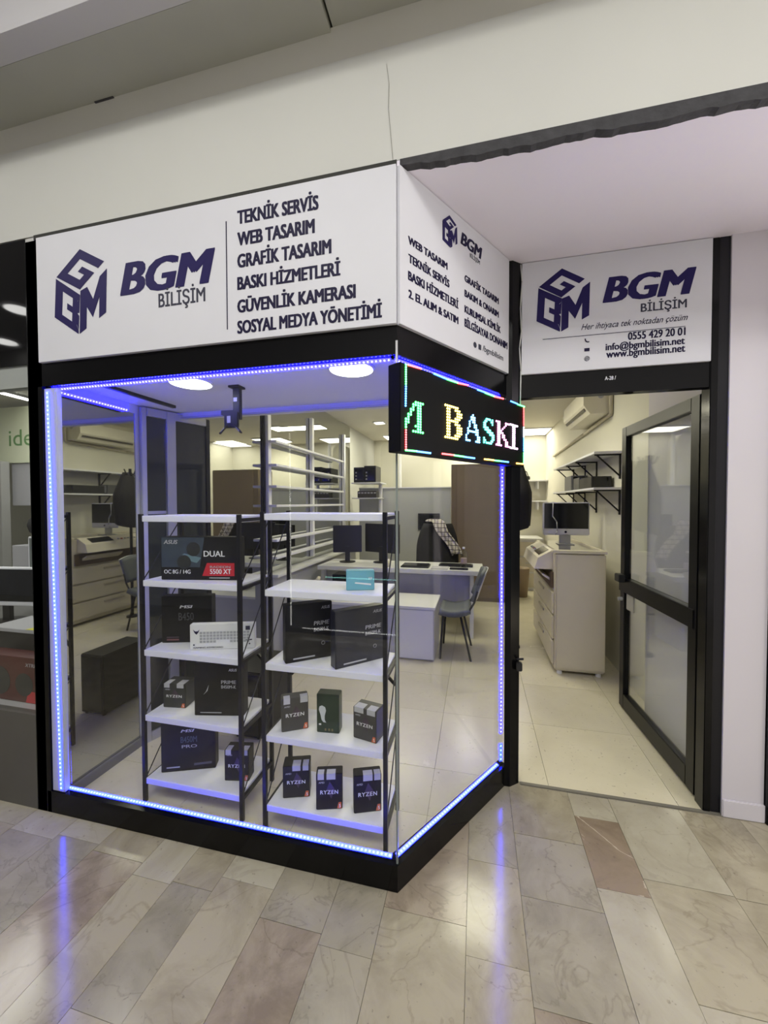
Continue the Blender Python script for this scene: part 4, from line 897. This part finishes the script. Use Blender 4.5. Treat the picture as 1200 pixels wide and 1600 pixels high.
# wall shelves with black brackets
def wall_shelf(label, z, x0, ya, yb):
    t = thing('wall_shelf', label, 'shelf', (XR, (ya+yb)/2, z), 0, 'bracket shelves on the right wall')
    MB().box(x0, XR-0.002, ya, yb, z, z+0.02, bev=0.002).build('board', SHELFW, t)
    for y_ in (ya+0.06, ya+0.75, ya+1.2, ya+1.75):
        b = MB().box(XR-0.012, XR-0.001, y_-0.012, y_+0.012, z-0.22, z).box(x0+0.02, XR-0.012, y_-0.012, y_+0.012, z-0.012, z)
        b.bar((XR-0.01, y_, z-0.19), (x0+0.04, y_, z-0.01), 0.012); b.build('bracket', BLACKM, t)
wall_shelf('upper white bracket shelf on the right wall above the computer', 1.925, 1.29, 2.33, 4.2)
wall_shelf('lower white bracket shelf on the right wall holding black boxes', 1.61, 1.29, 2.33, 4.2)
for i, (ya, yb, xa, h_, m_) in enumerate([(2.55, 3.0, 1.33, 0.11, BLACKP), (3.05, 3.3, 1.34, 0.13, mat('dark_grey_unit', (0.08, 0.08, 0.085), 0.4)), (3.36, 3.7, 1.33, 0.17, mat('grey_unit', (0.15, 0.15, 0.16), 0.45))]):
    t = thing('electronic_box', ['black flat box nearest the door on the lower bracket shelf', 'dark grey box in the middle of the lower bracket shelf', 'grey box farthest along the lower bracket shelf'][i], 'box', (xa, ya, 1.6305), 0, None)
    MB().box(xa, XR-0.02, ya, yb, 1.631, 1.631+h_, bev=0.004).build('casing', m_, t)
    MB().box(xa+0.02, XR-0.05, ya-0.003, ya, 1.65, 1.62+h_).build('front_panel', SCREEN if i != 1 else GREYP, t)
# air conditioner and conduit
ac = thing('air_conditioner', 'cream split air conditioner high on the right wall', 'air conditioner', (1.4, 3.0, 2.33))
mb = MB(); mb.prism([(XR-0.001, 2.62, 2.62), (1.32, 2.62, 2.62), (1.27, 2.62, 2.56), (1.27, 2.62, 2.42), (1.33, 2.62, 2.335), (XR-0.001, 2.62, 2.335)], (0, 0.86, 0)); mb.build('casing', mat('cream_plastic', (0.72, 0.68, 0.55), 0.4), ac)
mb = MB(); mb.prism([(1.284, 2.66, 2.398), (1.281, 2.66, 2.392), (1.294, 2.66, 2.372), (1.300, 2.66, 2.376)], (0, 0.78, 0)); mb.build('louvre', mat('dark_louvre', (0.1, 0.09, 0.07), 0.5), ac)
MB().tube((1.42, 2.615, 2.50), (1.42, 2.621, 2.50), 0.025, 16).build('side_knob', GREYP, ac)
tag(MB().path([(XR-0.02, 2.60, 2.62), (XR-0.02, 2.60, 2.32), (XR-0.02, 3.5, 2.29), (XR-0.02, 5.4, 2.25)], 0.018).build('conduit', mat('conduit_beige', (0.55, 0.5, 0.38), 0.5), smooth=True), 'beige pipe running along the right wall below the air conditioner', 'pipe')
# back wall shelves and cabinet seen through the door
for i, z in enumerate((1.89, 1.52)):
    t = thing('back_shelf', ['upper white shelf on the back wall', 'lower white shelf on the back wall'][i], 'shelf', (1.2, 6.1, z))
    MB().box(0.85, XR-0.01, 5.95, YB-0.002, z-0.012, z+0.012, bev=0.002).build('board', SHELFW, t)
    for x_ in (0.95, 1.35): MB().box(x_, x_+0.02, 6.0, YB-0.002, z-0.15, z-0.012).build('bracket', WHITEP, t)
t = thing('small_appliance', 'dark small appliance on the upper back shelf', 'appliance', (1.1, 6.05, 1.902))
MB().box(1.0, 1.22, 5.98, 6.18, 1.9025, 1.97, bev=0.01).build('body', BLACKP, t); MB().path([(1.02, 6.08, 1.97), (1.05, 6.08, 2.06), (1.17, 6.08, 2.06), (1.2, 6.08, 1.97)], 0.008).build('carrying_handle', BLACKP, t, smooth=True)
cb = thing('drawer_cabinet', 'cream drawer cabinet at the back wall seen through the doorway', 'cabinet', (1.2, 5.7, 0))
MB().box(0.92, 1.36, 5.55, 6.2, 0.0, 0.86, bev=0.004).build('carcass', WHITELAM, cb)
MB().box(0.90, 1.38, 5.53, 6.22, 0.86, 0.89, bev=0.003).build('top', WHITELAM, cb)
for k in range(3):
    d = MB().box(0.94, 1.34, 5.535, 5.55, 0.06+k*0.265, 0.30+k*0.265, bev=0.003).build('drawer', BEIGE, cb); MB().box(1.10, 1.18, 5.525, 5.535, 0.2+k*0.265, 0.215+k*0.265).build('drawer_grip', ALU, d)
bn = thing('bin', 'brown bin standing in front of the cream drawer cabinet', 'bin', (0.98, 5.1, 0))
MB().lathe([(0.10, 0.0), (0.13, 0.45), (0.135, 0.46), (0.12, 0.46), (0.09, 0.02)], (0.98, 5.1, 0.0005), 24).build('bin_body', mat('bin_brown', (0.3, 0.22, 0.13), 0.5), bn, smooth=True)

# ================================================================== NEIGHBOURING SHOP (left edge)
struct('wall_neighbour_sign', MB().box(-3.4, -1.80, 0.0, 0.06, 2.165, 2.75), mat('black_glass_panel', (0.002, 0.002, 0.002), 0.035, spec=0.45, var=0.0))
struct('trim_12', MB().box(-3.4, -1.80, 0.01, 0.05, 2.06, 2.165), plaster('shutter_box', (0.34, 0.36, 0.34)))
struct('wall_neighbour_base', MB().box(-3.4, -1.80, 0.0, 0.04, 0.0, 0.465), mat('neighbour_grey', (0.10, 0.095, 0.085), 0.5))
struct('window_1', MB().box(-3.4, -1.80, 0.015, 0.021, 0.465, 2.06), CLEAR)
struct('floor', MB().box(-6.2, -1.80, 0.04, 3.4, -0.05, 0.0), mat('neighbour_floor', (0.30, 0.28, 0.24), 0.4))
struct('ceiling', MB().box(-6.2, -1.80, 0.05, 3.4, 2.55, 2.6), plaster('neighbour_ceiling', (0.62, 0.62, 0.55)))
struct('wall_neighbour', MB().box(-6.2, -1.80, 3.4, 3.5, 0, 2.6), plaster('neighbour_wall', (0.5, 0.5, 0.42)))
struct('wall_neighbour', MB().box(-6.3, -6.2, 0.0, 3.5, 0, 2.6), plaster('neighbour_wall', (0.5, 0.5, 0.42)))
for i, (qa, qb) in enumerate((((-40, 602), (56, 627)), ((-40, 646), (56, 656)))):
    a = at(*qa, z=2.53); b = at(*qb, z=2.53)
    t = thing('linear_light', ['upper white linear light on the neighbouring shop ceiling', 'lower white linear light on the neighbouring shop ceiling'][i], 'light', (a+b)/2)
    MB().bar(a+ZU*0.008, b+ZU*0.008, 0.07, 0.02).build('housing', ALU, t); MB().bar(a-ZU*0.006, b-ZU*0.006, 0.06, 0.008).build('diffuser', emis('linear_glow', (1.0, 0.98, 0.9), 6.0), t)
wb = thing('lettered_panel', 'pale panel with thin green lettering in the neighbouring shop', 'sign', (-3.9, 1.6, 1.6))
a = at(-30, 640, y=1.6); b = at(66, 722, y=1.6)
MB().box(a.x, b.x, 1.6, 1.62, b.z, a.z, bev=0.002).build('board', mat('pale_board', (0.72, 0.76, 0.56), 0.5, var=0.03), wb)
q = at(14, 697, y=1.598); q2 = at(51, 697, y=1.598)
text('ide', (q.x, 1.6, q.z), (1, 0, 0), (0, 0, 1), q2.x-q.x, at(14, 672, y=1.598).z-q.z, mat('green_print', (0.14, 0.30, 0.10), 0.5), wb, n=(0, -1, 0), bold=-0.012)
nc = thing('counter', 'grey counter with computers in the neighbouring shop', 'counter', (-2.6, 0.7, 0))
MB().box(-3.5, -1.83, 0.5, 1.1, 0.63, 0.66, bev=0.003).build('counter_top', mat('counter_dark', (0.12, 0.12, 0.115), 0.4), nc); MB().box(-3.25, -1.85, 0.55, 1.05, 0.0, 0.63).build('carcass', mat('neighbour_grey', (0.10, 0.095, 0.085)), nc)
monitor('white framed monitor on the neighbouring counter next to the window', at(8, 900, y=0.62).x, 0.62, 0.6605, 0.52, 0.27, math.radians(8), WHITEP, SCREEN, 0.02)
monitor('white framed monitor farther back in the neighbouring shop', at(66, 880, y=0.95).x+0.12, 0.95, 0.6605, 0.34, 0.46, math.radians(20), WHITEP, mat('screen_grey', (0.16, 0.18, 0.17), 0.3), 0.02)
ws = thing('wall_cabinet', 'grey wall cabinet below the lettered panel in the neighbouring shop', 'cabinet', (-3.9, 1.7, 1.2))
a = at(18, 722, y=1.62); b = at(66, 790, y=1.62)
MB().box(a.x, b.x+0.25, 1.62, 1.9, b.z, a.z, bev=0.003).build('carcass', GREYPAN, ws); MB().box(a.x+0.3, a.x+0.31, 1.612, 1.62, b.z+0.02, a.z-0.02).build('door_gap', BLACKM, ws)
a = at(8, 722, y=1.58)
tag(MB().box(a.x-0.12, a.x+0.06, 1.50, 1.58, 0.80, a.z+0.0, bev=0.003).build('display_post', mat('grey_post', (0.3, 0.3, 0.28), 0.5)), 'grey upright of the neighbouring shop fitting', 'post')
mb = MB()
for c, r_ in (((-3.55, 1.3, 1.30), 0.14), ((-3.42, 1.3, 1.24), 0.13), ((-3.28, 1.3, 1.20), 0.09)):
    bmesh.ops.create_icosphere(mb.bm, subdivisions=2, radius=r_, matrix=Matrix.Translation(c) @ Matrix.Diagonal((1, 0.7, 0.8, 1)))
o = mb.build('dark_bag', CLOTHB, smooth=True); tag(o, 'dark soft bag behind the monitors in the neighbouring shop', 'bag')
tag(MB().box(-3.75, -3.1, 1.18, 1.45, 0.0005, 1.125, bev=0.004).build('bag_pedestal', GREYPAN), 'grey pedestal under the dark bag in the neighbouring shop', 'pedestal')
led = struct('trim_16', MB().box(-3.4, -1.80, 0.04, 0.42, 0.44, 0.465), GREYPAN)
led['kind'] = 'structure'
rb = thing('graphics_card_box', 'dark red graphics card box behind the neighbouring window, left of the black post', 'box', (-2.05, 0.08, 0.4655))
MB().box(-2.30, -1.84, 0.08, 0.17, 0.466, 0.70, bev=0.003).build('box_body', BOXRED, rb)
MB().tube((-2.16, 0.0795, 0.57), (-2.16, 0.0785, 0.57), 0.075, 24).tube((-1.99, 0.0795, 0.56), (-1.99, 0.0785, 0.56), 0.06, 24).build('printed_fan', mat('fan_print', (0.02, 0.022, 0.024)), rb)
MB().prism([(-1.98, 0.0796, 0.468), (-1.85, 0.0796, 0.468), (-1.85, 0.0796, 0.52), (-1.96, 0.0796, 0.53)], (0, -0.0006, 0)).build('red_panel', REDP, rb)
text('XTREME', (-1.98, 0.08, 0.655), (1, 0, 0), (0, 0, 1), 0.11, 0.018, GREYP, rb, n=(0, -1, 0), bold=0.01, shear=0.2)
yb_ = thing('black_case', 'flat black case with yellow tape behind the red box', 'box', (-2.1, 0.25, 0.4655))
MB().box(-2.40, -1.84, 0.20, 0.40, 0.466, 0.78, bev=0.004).build('case', BLACKP, yb_)
MB().box(-2.41, -1.835, 0.19, 0.41, 0.78, 0.80, bev=0.002).build('lid', GREYPAN, yb_)
MB().prism([(-2.14, 0.192, 0.801), (-1.90, 0.192, 0.801), (-1.94, 0.24, 0.801), (-2.12, 0.26, 0.801)], (0, 0, 0.001)).prism([(-2.03, 0.1895, 0.70), (-2.0, 0.1895, 0.70), (-2.0, 0.1895, 0.80), (-2.03, 0.1895, 0.80)], (0, -0.001, 0)).build('yellow_tape', YELLOW, yb_)

# corridor lamps (their reflections show in the black sign on the left)
for i, (x_, y_) in enumerate([(-1.1, -1.9), (1.5, -1.9), (-3.2, -1.6), (3.2, -1.4), (-5.29, -2.32), (-6.6, -3.0)]):
    t = thing('corridor_lamp', ['round corridor ceiling lamp left of the viewer', 'round corridor ceiling lamp right of the viewer', 'round corridor ceiling lamp before the neighbouring shop', 'round corridor ceiling lamp far to the right', 'upper of the two lamps mirrored in the black panel at the left edge', 'lower of the two lamps mirrored in the black panel at the left edge'][i], 'lamp', (x_, y_, 3.95), 0, 'round corridor lamps')
    MB().lathe([(0.17, 0.0), (0.17, -0.02), (0.15, -0.03)], (x_, y_, 3.949), 28).build('rim', SHELFW, t)
    MB().lathe([(0.145, -0.031), (0.10, -0.036), (0.0001, -0.038)], (x_, y_, 3.949), 28).build('diffuser', emis('corridor_glow', (1.0, 0.99, 0.95), 8.0), t)

# showcase across the corridor behind the viewer: only its LED outline shows, mirrored in the front pane
oc2 = thing('showcase', 'grey showcase across the corridor whose white LED outline is mirrored in the front pane', 'showcase', (-0.2, -3.0, 0))
MB().box(-1.95, 1.6, -3.28, -2.65, 0.0, 2.45, bev=0.01).build('carcass', mat('showcase_dark', (0.10, 0.10, 0.11), 0.6), oc2)
for nm, (p, q), c_ in (('led_outline', ((-1.80, -2.646, 0.08), (-1.80, -2.646, 2.3)), (1.0, 1.0, 0.9)), ('led_outline', ((-1.66, -2.646, 0.06), (1.4, -2.646, 0.06)), (1.0, 1.0, 0.95)), ('led_shelf_line', ((-1.38, -2.646, 0.66), (1.4, -2.646, 0.66)), (0.4, 1.0, 0.85))):
    mb = MB(); p = Vector(p); q = Vector(q); k = int((q-p).length/0.02)
    for i in range(k):
        c = p+(q-p)*(i+0.5)/k; mb.box(c.x-0.005, c.x+0.005, c.y-0.003, c.y+0.003, c.z-0.005, c.z+0.005)
    mb.build(nm, emis('outline_led_%d' % int(c_[0]*10+c_[2]*100), c_, 9.0), oc2, kind='stuff')
